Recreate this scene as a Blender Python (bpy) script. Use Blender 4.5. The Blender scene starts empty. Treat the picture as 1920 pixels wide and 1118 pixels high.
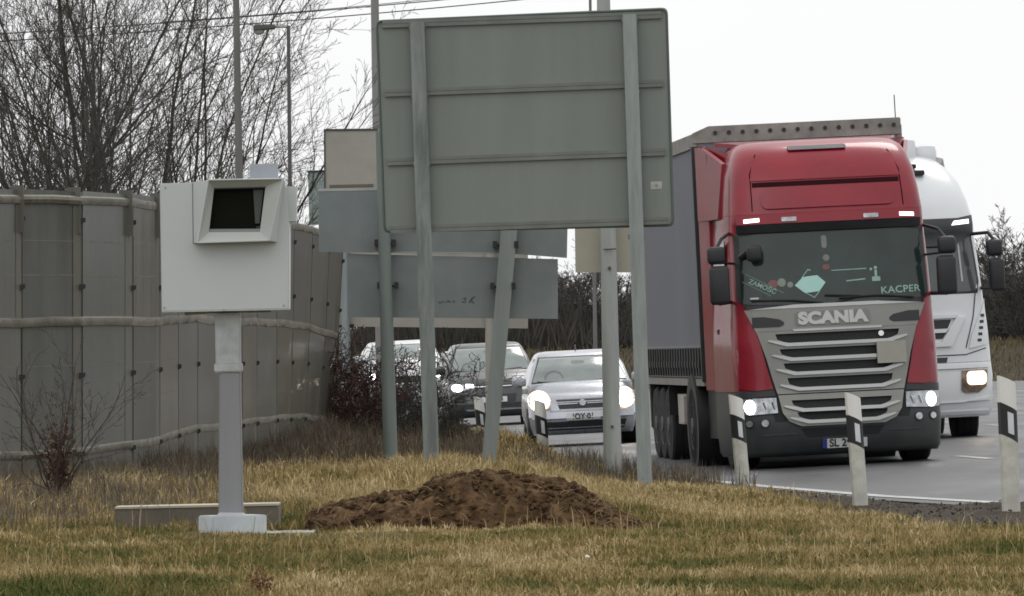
import bpy, bmesh, math, random
import numpy as np
from mathutils import Vector, Matrix, noise
random.seed(7); rng = np.random.default_rng(7)
R = math.radians
scene = bpy.context.scene
COL = scene.collection

# ------------------------------------------------------------------ camera
F = 16000.0                     # focal length in photo pixels (1920 wide): a long lens
CAMZ = 1.2
PITCH = math.atan(125.0 / F)
ROLL = R(-1.3)
cam_d = bpy.data.cameras.new('camera')
cam = bpy.data.objects.new('camera', cam_d); COL.objects.link(cam)
cam_d.sensor_width = 36.0; cam_d.lens = F / 1920 * 36.0
cam_d.clip_start = 1.0; cam_d.clip_end = 6000
CAMR = Matrix.Rotation(math.pi / 2 + PITCH, 3, 'X') @ Matrix.Rotation(ROLL, 3, 'Z')
cam.matrix_world = Matrix.Translation((0, 0, CAMZ)) @ CAMR.to_4x4()
scene.camera = cam

# ------------------------------------------------------------------ light
SUN_EL, SUN_AZ = R(48), R(200)
w = bpy.data.worlds.new("World"); scene.world = w; w.use_nodes = True
nt = w.node_tree; nt.nodes.clear()
out = nt.nodes.new('ShaderNodeOutputWorld'); bg = nt.nodes.new('ShaderNodeBackground')
sky = nt.nodes.new('ShaderNodeTexSky'); sky.sky_type = 'NISHITA'; sky.sun_disc = False
sky.sun_elevation = SUN_EL; sky.sun_rotation = SUN_AZ; sky.dust_density = 6.0; sky.air_density = 0.6
hs = nt.nodes.new('ShaderNodeHueSaturation'); hs.inputs['Saturation'].default_value = 0.12
mx = nt.nodes.new('ShaderNodeMixRGB'); mx.inputs[0].default_value = 0.86
# overcast deck: a soft, slightly uneven pale grey cloud layer over the sky
tc = nt.nodes.new('ShaderNodeTexCoord'); cn = nt.nodes.new('ShaderNodeTexNoise')
cn.inputs['Scale'].default_value = 3.0; cn.inputs['Detail'].default_value = 5
cr = nt.nodes.new('ShaderNodeValToRGB')
cr.color_ramp.elements[0].position = 0.3; cr.color_ramp.elements[0].color = (7.5, 7.55, 7.65, 1)
cr.color_ramp.elements[1].position = 0.7; cr.color_ramp.elements[1].color = (9.1, 9.1, 9.15, 1)
nt.links.new(tc.outputs['Generated'], cn.inputs['Vector']); nt.links.new(cn.outputs['Fac'], cr.inputs[0])
nt.links.new(sky.outputs[0], hs.inputs['Color']); nt.links.new(hs.outputs[0], mx.inputs[1])
nt.links.new(cr.outputs[0], mx.inputs[2]); nt.links.new(mx.outputs[0], bg.inputs[0])
bg.inputs[1].default_value = 0.10
nt.links.new(bg.outputs[0], out.inputs[0])
sd = bpy.data.lights.new('sun', 'SUN'); sd.energy = 0.8; sd.angle = R(25); sd.color = (1, .97, .93)
so = bpy.data.objects.new('sun', sd); COL.objects.link(so)
so.rotation_euler = (math.pi / 2 - SUN_EL, 0, math.pi - SUN_AZ + math.pi)
scene.view_settings.view_transform = 'Standard'; scene.view_settings.look = 'None'
scene.view_settings.exposure = 0.40; scene.view_settings.gamma = 1.0
scene.cycles.filter_width = 1.7

# ------------------------------------------------------------------ helpers
def P(px, py, D):
    """the point of the place at depth D seen at photo pixel (px,py)"""
    d = CAMR @ Vector(((px - 960) / F, (559 - py) / F, -1.0))
    return Vector((0, 0, CAMZ)) + d * (D / d.y)

def smooth(t): t = min(1, max(0, t)); return t * t * (3 - 2 * t)
def interp(x, pts):
    return float(np.interp(x, [p[0] for p in pts], [p[1] for p in pts]))

MATS = {}
def mat(name, col, rough=.6, metal=0.0, var=.12, scale=3.0, bump=0.0, bscale=40.0, col2=None, streak=False, coat=0.0, spec=.5, rvar=.1):
    if name in MATS: return MATS[name]
    m = bpy.data.materials.new(name); m.use_nodes = True
    t = m.node_tree; b = t.nodes['Principled BSDF']
    b.inputs['Roughness'].default_value = rough; b.inputs['Metallic'].default_value = metal
    b.inputs['Coat Weight'].default_value = coat; b.inputs['Coat Roughness'].default_value = .08
    b.inputs['Specular IOR Level'].default_value = spec
    tc = t.nodes.new('ShaderNodeTexCoord'); mp = t.nodes.new('ShaderNodeMapping')
    t.links.new(tc.outputs['Object'], mp.inputs[0])
    if streak: mp.inputs['Scale'].default_value = (3, 3, .35)
    n = t.nodes.new('ShaderNodeTexNoise'); n.inputs['Scale'].default_value = scale; n.inputs['Detail'].default_value = 7
    n.inputs['Roughness'].default_value = .62
    t.links.new(mp.outputs[0], n.inputs['Vector'])
    r = t.nodes.new('ShaderNodeValToRGB')
    c2 = col2 if col2 else tuple(min(1, c * (1 + var)) for c in col)
    c1 = col if col2 else tuple(c * (1 - var) for c in col)
    r.color_ramp.elements[0].position = .34; r.color_ramp.elements[0].color = (*c1, 1)
    r.color_ramp.elements[1].position = .66; r.color_ramp.elements[1].color = (*c2, 1)
    t.links.new(n.outputs['Fac'], r.inputs[0]); t.links.new(r.outputs[0], b.inputs['Base Color'])
    if rvar:
        mr = t.nodes.new('ShaderNodeMapRange'); mr.inputs['To Min'].default_value = max(.02, rough - rvar)
        mr.inputs['To Max'].default_value = min(1, rough + rvar)
        t.links.new(n.outputs['Fac'], mr.inputs['Value']); t.links.new(mr.outputs[0], b.inputs['Roughness'])
    if bump:
        n2 = t.nodes.new('ShaderNodeTexNoise'); n2.inputs['Scale'].default_value = bscale; n2.inputs['Detail'].default_value = 6
        t.links.new(tc.outputs['Object'], n2.inputs['Vector'])
        bp = t.nodes.new('ShaderNodeBump'); bp.inputs['Strength'].default_value = bump; bp.inputs['Distance'].default_value = .02
        t.links.new(n2.outputs['Fac'], bp.inputs['Height']); t.links.new(bp.outputs[0], b.inputs['Normal'])
    MATS[name] = m
    return m

def lamp_mat(name, col, strength):
    if name in MATS: return MATS[name]
    m = bpy.data.materials.new(name); m.use_nodes = True
    b = m.node_tree.nodes['Principled BSDF']
    b.inputs['Base Color'].default_value = (.8, .8, .8, 1); b.inputs['Roughness'].default_value = .1
    b.inputs['Emission Color'].default_value = (*col, 1); b.inputs['Emission Strength'].default_value = strength
    MATS[name] = m
    return m

class MB:
    def __init__(s): s.v = []; s.f = []
    def add(s, vs, fs):
        o = len(s.v); s.v += [tuple(v) for v in vs]; s.f += [tuple(i + o for i in f) for f in fs]
    def box(s, a, b, rz=0, bev=0):
        x0, y0, z0 = a; x1, y1, z1 = b
        if bev:
            bm = bmesh.new(); bmesh.ops.create_cube(bm, size=1)
            for v in bm.verts: v.co = Vector(((v.co.x + .5) * (x1 - x0) + x0, (v.co.y + .5) * (y1 - y0) + y0, (v.co.z + .5) * (z1 - z0) + z0))
            bmesh.ops.bevel(bm, geom=bm.edges[:], offset=bev, segments=2, affect='EDGES', profile=.6)
            s.bm(bm); return
        vs = [(x, y, z) for z in (z0, z1) for y in (y0, y1) for x in (x0, x1)]
        s.add(vs, [(0, 2, 3, 1), (4, 5, 7, 6), (0, 1, 5, 4), (2, 6, 7, 3), (0, 4, 6, 2), (1, 3, 7, 5)])
    def bm(s, bm):
        bm.verts.index_update()
        s.add([v.co for v in bm.verts], [[v.index for v in f.verts] for f in bm.faces]); bm.free()
    def tube(s, pts, rad, n=8, cap=True):
        pts = [Vector(p) for p in pts]
        if not hasattr(rad, '__len__'): rad = [rad] * len(pts)
        o = len(s.v); up = Vector((0.13, .9, .2)).normalized()
        for i, p in enumerate(pts):
            d = (pts[min(i + 1, len(pts) - 1)] - pts[max(i - 1, 0)])
            d = d.normalized() if d.length > 1e-9 else Vector((0, 0, 1))
            a = d.cross(up)
            if a.length < .05: a = d.cross(Vector((1, 0, 0)))
            a.normalize(); b = d.cross(a)
            for k in range(n):
                t = 2 * math.pi * k / n
                s.v.append(tuple(p + (a * math.cos(t) + b * math.sin(t)) * rad[i]))
        for i in range(len(pts) - 1):
            for k in range(n):
                k2 = (k + 1) % n
                s.f.append((o + i * n + k, o + i * n + k2, o + (i + 1) * n + k2, o + (i + 1) * n + k))
        if cap:
            s.f.append(tuple(o + k for k in range(n))[::-1]); s.f.append(tuple(o + (len(pts) - 1) * n + k for k in range(n)))
    def lathe(s, prof, axis='x', c=(0, 0, 0), n=28):
        o = len(s.v)
        for (r, h) in prof:
            for k in range(n):
                t = 2 * math.pi * k / n
                a, b = r * math.cos(t), r * math.sin(t)
                q = {'x': (h, a, b), 'y': (a, h, b), 'z': (a, b, h)}[axis]
                s.v.append((q[0] + c[0], q[1] + c[1], q[2] + c[2]))
        for i in range(len(prof) - 1):
            for k in range(n):
                k2 = (k + 1) % n
                s.f.append((o + i * n + k, o + i * n + k2, o + (i + 1) * n + k2, o + (i + 1) * n + k))
        s.f.append(tuple(o + k for k in range(n))); s.f.append(tuple(o + (len(prof) - 1) * n + k for k in range(n)))
    def prism(s, poly, d):
        """poly: list of 3D points, extruded by vector d"""
        n = len(poly); d = Vector(d)
        vs = [Vector(p) for p in poly] + [Vector(p) + d for p in poly]
        s.add(vs, [tuple(range(n)), tuple(range(2 * n - 1, n - 1, -1))] + [(i, i + n, (i + 1) % n + n, (i + 1) % n) for i in range(n)])
    def build(s, name, m, parent=None, smooth_=False, angle=40, raw=False):
        me = bpy.data.meshes.new(name)
        v = s.v
        if parent is not None and 'ox' in parent and not raw:
            ox, oy, oz = parent['ox'], parent['oy'], parent['oz']
            v = [(a - ox, b - oy, c - oz) for a, b, c in v]
        me.from_pydata(v, [], s.f); me.materials.append(m)
        bm = bmesh.new(); bm.from_mesh(me)
        bmesh.ops.recalc_face_normals(bm, faces=bm.faces[:])
        bm.to_mesh(me); bm.free()
        if smooth_:
            me.polygons.foreach_set('use_smooth', [True] * len(me.polygons)); me.set_sharp_from_angle(angle=R(angle))
        o = bpy.data.objects.new(name, me); COL.objects.link(o)
        if parent is not None:
            o.parent = parent
            if 'ox' in parent:
                for k in ('ox', 'oy', 'oz'): o[k] = parent[k]
        return o

def tag(o, label=None, cat=None, group=None, kind=None):
    if label: o['label'] = label
    if cat: o['category'] = cat
    if group: o['group'] = group
    if kind: o['kind'] = kind
    return o

def thing(name, label, cat, loc=(0, 0, 0), rot=(0, 0, 0), group=None, world=True):
    """an Empty at the base of a thing; with world=True its children's vertices are given in world space"""
    o = bpy.data.objects.new(name, None); COL.objects.link(o)
    o.location = loc; o.rotation_euler = rot; o.empty_display_size = .2
    tag(o, label, cat, group)
    if world: o['ox'], o['oy'], o['oz'] = float(loc[0]), float(loc[1]), float(loc[2])
    return o

def clear_tmp():
    for o in COL.objects:
        for k in ('ox', 'oy', 'oz'):
            if k in o: del o[k]

def copy_tree(o, parent=None):
    c = o.copy(); COL.objects.link(c); c.parent = parent
    for ch in o.children: copy_tree(ch, c)
    return c

def text_mesh(txt, size, depth=.004, bold=.0, spacing=1.0):
    cu = bpy.data.curves.new('lettering', 'FONT'); cu.body = txt; cu.size = size; cu.extrude = depth
    cu.align_x = 'CENTER'; cu.align_y = 'CENTER'; cu.offset = bold; cu.space_character = spacing
    o = bpy.data.objects.new('lettering', cu); COL.objects.link(o)
    dg = bpy.context.evaluated_depsgraph_get(); dg.update()
    me = o.evaluated_get(dg).to_mesh()
    vs = [v.co.copy() for v in me.vertices]; fs = [tuple(p.vertices) for p in me.polygons]
    o.evaluated_get(dg).to_mesh_clear()
    bpy.data.objects.remove(o); bpy.data.curves.remove(cu)
    return vs, fs

def rrect(u0, z0, u1, z1, r=.03, n=4):
    pts = []
    for (cx, cz, a0) in ((u1 - r, z1 - r, 0), (u0 + r, z1 - r, 90), (u0 + r, z0 + r, 180), (u1 - r, z0 + r, 270)):
        for k in range(n + 1):
            a = R(a0 + 90 * k / n); pts.append((cx + r * math.cos(a), cz + r * math.sin(a)))
    return pts
def mir(poly): return [(-u, z) for u, z in poly][::-1]
def disc(u, z, r, rz=None, n=18): return [(u + r * math.cos(2 * math.pi * k / n), z + (rz or r) * math.sin(2 * math.pi * k / n)) for k in range(n)]

# ------------------------------------------------------------------ the road's line
EDGE = [(40, 14.0), (55, 8.4), (60, 7.2), (66, 6.0), (70, 5.35), (76.5, 4.35), (82, 3.45), (90, 2.55), (100, 1.65), (108, 1.02), (115, .55), (123, .12), (130, -.15),
        (140, -.6), (155, -1.2), (174, -1.95), (190, -3.4), (240, -9), (310, -18)]
SH = [(40, 7), (50, 4.6), (55, 3.7), (60, 2.9), (66, 2.5), (75, 2.55), (82, 2.1), (90, 1.6), (100, .9), (110, .25), (120, -.45), (140, -1.3), (174, -2.9), (190, -4.5), (310, -20)]
ZE = [(40, -.12), (60, -.13), (76, -.15), (100, -.15), (130, -.09), (174, -.08), (200, 0.0), (310, .03)]
def edge(D): return interp(D, EDGE)
def zroad(X, D):
    l = X - edge(D); return interp(D, ZE) + .03 * min(max(l, -1.5), 6.0)
CP = np.array([(-1.9, 57.8, .106), (-.9, 57.8, .1), (-.2, 57, .08), (1.2, 58, .06), (3.74, 64, .04), (3.05, 75, -.11), (2.35, 86.5, -.157), (-.74, 78, .32), (1.2, 78, .09),
               (-1.14, 76, .27), (-.24, 84, .25), (-4.5, 75, .29), (-3.5, 80, .3), (-2.5, 98, .4), (0, 42, .08), (-3, 42, .12), (3, 42, .06), (3.5, 52, .04),
               (-4, 60, .2), (-5, 66, .25), (-4, 70, .28), (.3, 98, 0), (-.5, 98, .2), (-1, 108, .3), (-3, 120, .4), (-4, 150, .35), (-8, 200, .3), (3, 35, .06), (-3, 35, .1),
               (0, 66, .10), (-2.2, 66, .2), (2.2, 66, -.03), (1.2, 90, -.09), (2.0, 75, -.04), (2.9, 60, -.01), (3.7, 56, .0), (2.5, 70, -.07), (1.2, 84, -.05), (-2, 54, .07), (-1.2, 55, .06)])
CP[:, 2] -= np.where((CP[:, 2] > .19) & (CP[:, 1] < 100), .075, 0) + np.where((CP[:, 0] > .9) & (CP[:, 2] > .0) & (CP[:, 1] > 55), .035, 0)
def ground(X, D, grass=False):
    d2 = (CP[:, 0] - X) ** 2 + ((CP[:, 1] - D) * .22) ** 2 + .04
    wt = d2 ** -1.6; z = float((wt * CP[:, 2]).sum() / wt.sum())
    z += .02 * noise.noise(Vector((X * .9, D * .35, 0))) + .008 * noise.noise(Vector((X * 3, D * 3, 5)))
    if D < 330:
        l = X - edge(D)
        t = smooth((l + 1.1) / 0.9) if D > 70 else smooth((l + 2.5) / 2.3)
        z = z * (1 - t) + (zroad(X, D) - .02) * t
        if l > 0: z -= .05 * smooth(l / .3)
    if D > 305: z = z * (1 - smooth((D - 305) / 25)) + 1.75 * smooth((D - 308) / 30)
    if X > 24: z += 0
    return z

# ------------------------------------------------------------------ ground
def grid_mesh(name, xs, ys, fz, m, attrs=None):
    me = bpy.data.meshes.new(name)
    vs = [(x, y, fz(x, y)) for y in ys for x in xs]; nx = len(xs)
    fs = [(j * nx + i, j * nx + i + 1, (j + 1) * nx + i + 1, (j + 1) * nx + i) for j in range(len(ys) - 1) for i in range(nx - 1)]
    me.from_pydata(vs, [], fs); me.materials.append(m)
    me.polygons.foreach_set('use_smooth', [True] * len(me.polygons))
    o = bpy.data.objects.new(name, me); COL.objects.link(o)
    if attrs:
        for an, fn in attrs.items():
            a = me.attributes.new(an, 'FLOAT', 'POINT'); a.data.foreach_set('value', [fn(v[0], v[1]) for v in vs])
    return o

def ground_mat():
    m = bpy.data.materials.new('turf_soil'); m.use_nodes = True; t = m.node_tree; b = t.nodes['Principled BSDF']
    b.inputs['Roughness'].default_value = .95; b.inputs['Specular IOR Level'].default_value = .15
    tc = t.nodes.new('ShaderNodeTexCoord')
    n = t.nodes.new('ShaderNodeTexNoise'); n.inputs['Scale'].default_value = .9; n.inputs['Detail'].default_value = 10; n.inputs['Roughness'].default_value = .7
    t.links.new(tc.outputs['Object'], n.inputs['Vector'])
    r = t.nodes.new('ShaderNodeValToRGB'); e = r.color_ramp.elements
    e[0].position = .35; e[0].color = (.05, .045, .02, 1); e[1].position = .65; e[1].color = (.16, .125, .06, 1)
    x = e.new(.5); x.color = (.10, .085, .038, 1)
    t.links.new(n.outputs['Fac'], r.inputs[0])
    n2 = t.nodes.new('ShaderNodeTexNoise'); n2.inputs['Scale'].default_value = 14; n2.inputs['Detail'].default_value = 8; n2.inputs['Roughness'].default_value = .75
    t.links.new(tc.outputs['Object'], n2.inputs['Vector'])
    r2 = t.nodes.new('ShaderNodeValToRGB'); e = r2.color_ramp.elements
    e[0].position = .35; e[0].color = (.022, .018, .014, 1); e[1].position = .7; e[1].color = (.10, .082, .062, 1)
    t.links.new(n2.outputs['Fac'], r2.inputs[0])
    at = t.nodes.new('ShaderNodeAttribute'); at.attribute_name = 'bare'
    mxx = t.nodes.new('ShaderNodeMixRGB'); t.links.new(at.outputs['Fac'], mxx.inputs[0])
    t.links.new(r.outputs[0], mxx.inputs[1]); t.links.new(r2.outputs[0], mxx.inputs[2]); t.links.new(mxx.outputs[0], b.inputs['Base Color'])
    bp = t.nodes.new('ShaderNodeBump'); bp.inputs['Strength'].default_value = .8; bp.inputs['Distance'].default_value = .03
    t.links.new(n2.outputs['Fac'], bp.inputs['Height']); t.links.new(bp.outputs[0], b.inputs['Normal'])
    return m
def bare(x, y):
    s = x - interp(y, SH) + .35 * noise.noise(Vector((x * 2, y * .5, 3)))
    return smooth(s / .3 + .5)
def build_ground():
    xs = sorted(set([-2500, -800, -300, -120, -60, -30, -18, -13] + [round(v, 3) for v in np.arange(-10, 12.01, .2)] + [14, 17, 20, 24, 28, 35, 60, 120, 300, 800, 2500]))
    ys = sorted(set([-2000, -500, -100, -20, 10, 25] + [round(v, 3) for v in np.arange(34, 130, .4)] + list(range(130, 350, 4)) + [360, 400, 600, 1000, 2500, 5000]))
    o = grid_mesh('ground', xs, ys, ground, ground_mat(), {'bare': bare}); tag(o, kind='structure')
build_ground()

def road_mat():
    m = bpy.data.materials.new('wet_asphalt'); m.use_nodes = True; t = m.node_tree; b = t.nodes['Principled BSDF']
    tc = t.nodes.new('ShaderNodeTexCoord'); mp = t.nodes.new('ShaderNodeMapping'); mp.inputs['Scale'].default_value = (.8, .12, 1)
    t.links.new(tc.outputs['Object'], mp.inputs[0])
    n = t.nodes.new('ShaderNodeTexNoise'); n.inputs['Scale'].default_value = 1.3; n.inputs['Detail'].default_value = 8; t.links.new(mp.outputs[0], n.inputs['Vector'])
    r = t.nodes.new('ShaderNodeValToRGB'); e = r.color_ramp.elements
    e[0].position = .3; e[0].color = (.034, .036, .039, 1); e[1].position = .7; e[1].color = (.07, .072, .078, 1)
    b.inputs['Specular IOR Level'].default_value = .4
    t.links.new(n.outputs['Fac'], r.inputs[0]); t.links.new(r.outputs[0], b.inputs['Base Color'])
    mr = t.nodes.new('ShaderNodeMapRange'); mr.inputs['To Min'].default_value = .34; mr.inputs['To Max'].default_value = .6
    mr.inputs['From Min'].default_value = .3; mr.inputs['From Max'].default_value = .7
    t.links.new(n.outputs['Fac'], mr.inputs['Value']); t.links.new(mr.outputs[0], b.inputs['Roughness'])
    n2 = t.nodes.new('ShaderNodeTexNoise'); n2.inputs['Scale'].default_value = 60; n2.inputs['Detail'].default_value = 3
    t.links.new(tc.outputs['Object'], n2.inputs['Vector'])
    bp = t.nodes.new('ShaderNodeBump'); bp.inputs['Strength'].default_value = .35; bp.inputs['Distance'].default_value = .01
    t.links.new(n2.outputs['Fac'], bp.inputs['Height']); t.links.new(bp.outputs[0], b.inputs['Normal'])
    return m
def strip_mesh(name, ds, ls, dz, m, kind='structure'):
    me = bpy.data.meshes.new(name); vs = []; nx = len(ls)
    for D in ds:
        for l in ls:
            X = edge(D) + l; vs.append((X, D, zroad(X, D) + dz))
    fs = [(j * nx + i, j * nx + i + 1, (j + 1) * nx + i + 1, (j + 1) * nx + i) for j in range(len(ds) - 1) for i in range(nx - 1)]
    me.from_pydata(vs, [], fs); me.materials.append(m)
    me.polygons.foreach_set('use_smooth', [True] * len(me.polygons))
    o = bpy.data.objects.new(name, me); COL.objects.link(o); tag(o, kind=kind); return o
DS = list(np.arange(44, 200, 1.0)) + list(np.arange(200, 309, 4))
strip_mesh('road', DS, [-.25, 0, .5, 1, 1.5, 2, 3, 4, 5, 6, 8, 12, 18, 26, 36], .0, road_mat())
PAINT = mat('road_paint', (.42, .42, .40), .5, var=.3, scale=6)
strip_mesh('road_edge_line', DS[:150], [.0, .16], .006, PAINT)
def dashes():
    m = MB()
    for (l0, ds) in ((3.85, [(d, d + 3.0) for d in np.arange(64, 230, 9.0)]), (7.6, [(d, d + 3) for d in np.arange(67, 230, 9.0)])):
        for a, b in ds:
            v = []
            for D in np.linspace(a, b, 4):
                for l in (l0, l0 + .13):
                    X = edge(D) + l; v.append((X, D, zroad(X, D) + .006))
            m.add(v, [(2 * i, 2 * i + 1, 2 * i + 3, 2 * i + 2) for i in range(3)])
    tag(m.build('road_lane_marking', PAINT), kind='structure')
dashes()
# ------------------------------------------------------------------ materials
GALV = mat('galvanised_steel', (.27, .30, .29), .5, .35, var=.16, scale=5, streak=True, bump=.08)
GALV_OLD = mat('weathered_galvanised_steel', (.20, .225, .215), .55, .3, var=.32, scale=4, streak=True, bump=.1)
POSTPALE = mat('pale_painted_post', (.34, .37, .36), .6, .1, var=.14, scale=4, streak=True)
ALU_BACK = mat('sign_back_aluminium', (.205, .228, .207), .55, .25, var=.08, scale=1.1, streak=True)
ALU_BLUE = mat('sign_back_blue_grey', (.195, .222, .225), .5, .35, var=.12, scale=1.8)
ALU_PALE = mat('sign_back_pale_green', (.30, .37, .35), .6, .2, var=.08)
BEIGE = mat('sign_back_beige', (.33, .32, .28), .65, .05, var=.1, scale=2)
DARKM = mat('dark_metal', (.03, .032, .032), .5, .4, var=.3)
BLACKR = mat('black_rubber', (.018, .018, .019), .8, var=.25, bump=.15)
BLACKP = mat('black_plastic', (.02, .021, .023), .5, var=.2)
CHARP = mat('charcoal_plastic', (.026, .031, .036), .45, col2=(.05, .052, .05), scale=2.2)
WHITE_CAB = mat('white_powder_coat', (.50, .53, .52), .45, var=.035, scale=1.2)
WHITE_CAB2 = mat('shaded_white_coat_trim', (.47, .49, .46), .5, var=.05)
REDP = mat('red_cab_paint', (.245, .006, .018), .34, 0, var=.16, scale=1.2, coat=.36, spec=.35)
WHITEP = mat('white_cab_paint', (.70, .72, .73), .3, 0, var=.04, scale=1.5, coat=.4)
SILV = mat('silver_grille_plastic', (.215, .215, .20), .33, .45, var=.08)
GLASSD = mat('dark_windscreen', (.020, .034, .030), .12, 0, var=.25, scale=1.5, coat=.3, spec=.35)
GLASSL = mat('sky_tinted_misted_windscreen', (.20, .235, .225), .10, 0, var=.22, scale=1.6, coat=.5)  # pale base colour carries reflected sky as well as haze on the glass
HEADL = mat('clear_headlight_lens', (.38, .40, .42), .12, .55, var=.35, scale=14)
SILCAR = mat('silver_car_paint', (.42, .44, .48), .28, .35, var=.04, coat=.5)
GREYCAR = mat('grey_car_paint', (.055, .058, .060), .36, .1, var=.08, coat=.25)
WHCAR = mat('white_car_paint', (.62, .64, .65), .3, 0, var=.04, coat=.5)
TARP = mat('blue_grey_tarpaulin', (.155, .162, .195), .6, 0, var=.10, scale=1.1, streak=True)
GREYP = mat('dirty_grey_panel', (.25, .24, .22), .6, .1, var=.3, scale=4)
CHROME = mat('chrome', (.6, .6, .6), .15, 1, var=.05)
PLATE = mat('number_plate_white', (.55, .55, .55), .5, var=.08)
BLUEP = mat('plate_blue', (.02, .04, .2), .5)
INK = mat('black_ink', (.02, .02, .025), .6)
MINT = mat('mint_card', (.38, .62, .56), .55, var=.05)
PALEG = mat('pale_green_print', (.25, .40, .35), .55)
PINK = mat('dusty_pink', (.20, .085, .085), .7)
LET = mat('brushed_letter_metal', (.42, .42, .41), .3, .5, var=.06)
RIMM = mat('grey_wheel_rim', (.12, .12, .12), .5, .5, var=.3)

# ------------------------------------------------------------------ vehicles: lofted cab bodies with panels fitted on their curved fronts
class Surf:
    """rows: (z, halfwidth, yfront, corner depth)   front towards -y"""
    def __init__(s, rows, p=3.0, bow=.0): s.rows = rows; s.p = p; s.bow = bow
    def at(s, z):
        r = s.rows; zs = [q[0] for q in r]
        return [float(np.interp(z, zs, [q[i] for q in r])) for i in (1, 2, 3)]
    def y(s, u, z):
        W, y0, c = s.at(z); t = min(abs(u) / W, 1.0)
        return y0 + c * (1 - (1 - t ** s.p) ** (1 / s.p)) + s.bow * t * t
    def loft(s, L, zs=None, nf=16):
        mb = MB(); zs = zs or [r[0] for r in s.rows]; ring = None
        for z in zs:
            W, y0, c = s.at(z)
            us = [W * math.sin(math.pi / 2 * k / nf) for k in range(-nf, nf + 1)]
            pts = [(-W, L, z)] + [(u, s.y(u, z), z) for u in us] + [(W, L, z)]
            o = len(mb.v); mb.v += pts; n = len(pts)
            if ring is not None:
                for k in range(n): k2 = (k + 1) % n; mb.f.append((ring + k, ring + k2, o + k2, o + k))
            else: mb.f.append(tuple(range(n))[::-1])
            ring = o
        mb.f.append(tuple(range(ring, ring + n)))
        return mb
    def patch(s, mb, poly, off=.01, thick=.03, step=.09, yfun=None):
        bm = bmesh.new()
        vs = [bm.verts.new((u, 0, z)) for u, z in poly]; bm.faces.new(vs)
        us = [p[0] for p in poly]; zs = [p[1] for p in poly]
        k = math.floor(min(us) / step) + 1
        while k * step < max(us):
            bmesh.ops.bisect_plane(bm, geom=bm.verts[:] + bm.edges[:] + bm.faces[:], plane_co=(k * step, 0, 0), plane_no=(1, 0, 0), dist=1e-5); k += 1
        k = math.floor(min(zs) / step) + 1
        while k * step < max(zs):
            bmesh.ops.bisect_plane(bm, geom=bm.verts[:] + bm.edges[:] + bm.faces[:], plane_co=(0, 0, k * step), plane_no=(0, 0, 1), dist=1e-5); k += 1
        front = bm.faces[:]
        r = bmesh.ops.extrude_face_region(bm, geom=front)
        bset = {g for g in r['geom'] if isinstance(g, bmesh.types.BMVert)}
        for v in bm.verts:
            y = s.y(v.co.x, v.co.z) - off
            v.co.y = y + (thick if v in bset else 0)
        mb.bm(bm)
    def part(s, name, polys, m, parent, off=.01, thick=.03, step=.09, sm=True):
        mb = MB()
        for p in polys: s.patch(mb, p, off, thick, step)
        return mb.build(name, m, parent, smooth_=sm, angle=35)
    def text(s, name, txt, u, z, size, m, parent, off=.02, depth=.004, bold=0, rot=0, spacing=1.0, sx=1.0):
        vs, fs = text_mesh(txt, size, depth, bold, spacing); mb = MB(); c, sn = math.cos(rot), math.sin(rot)
        out = []
        for v in vs:
            a, b = v.x * sx * c - v.y * sn, v.x * sx * sn + v.y * c
            out.append((u + a, s.y(u + a, z + b) - off - v.z, z + b))
        mb.add(out, fs); return mb.build(name, m, parent)

def wheel(parent, x, y, r, wdt, side, rim=RIMM, z0=0.0, name='wheel'):
    mb = MB(); h = wdt / 2; a = r * .06
    mb.lathe([(r * .55, -h), (r * .94, -h), (r, -h + a), (r, -h * .35), (r * .985, -h * .33), (r * .985, -h * .27), (r, -h * .25), (r, h * .25), (r * .985, h * .27), (r * .985, h * .33), (r, h * .35), (r, h - a), (r * .94, h), (r * .55, h)], 'x', (0, 0, 0), 36)
    t = mb.build('tyre_mesh', BLACKR, None, True, 30); t.name = name
    t.parent = parent; t.location = (x, y, r + z0)
    mb = MB(); q = side
    mb.lathe([(r * .56, q * h * .2), (r * .56, q * (h + .004)), (r * .5, q * (h - .01)), (r * .42, q * h * .55), (r * .25, q * h * .6), (r * .2, q * (h + .01)), (r * .02, q * (h + .02))], 'x', (0, 0, 0), 28)
    for k in range(10):
        an = k * math.pi / 5; mb.lathe([(.018, q * h * .5), (.018, q * (h * .6 + .04))], 'x', (0, math.cos(an) * r * .34, math.sin(an) * r * .34), 6)
    mb.build('rim', rim, t, True, 30)
    return t

def mirror(parent, name, x0, x1, z0, z1, y, m=BLACKP, th=.12):
    mb = MB(); bm = bmesh.new(); bmesh.ops.create_cube(bm, size=1)
    for v in bm.verts: v.co = Vector((v.co.x * (x1 - x0) + (x0 + x1) / 2, v.co.y * th + y, v.co.z * (z1 - z0) + (z0 + z1) / 2))
    bmesh.ops.bevel(bm, geom=bm.edges[:], offset=min(.05, (x1 - x0) * .3), segments=3, affect='EDGES', profile=.5)
    mb.bm(bm); return mb.build(name, m, parent, True, 50)

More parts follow.
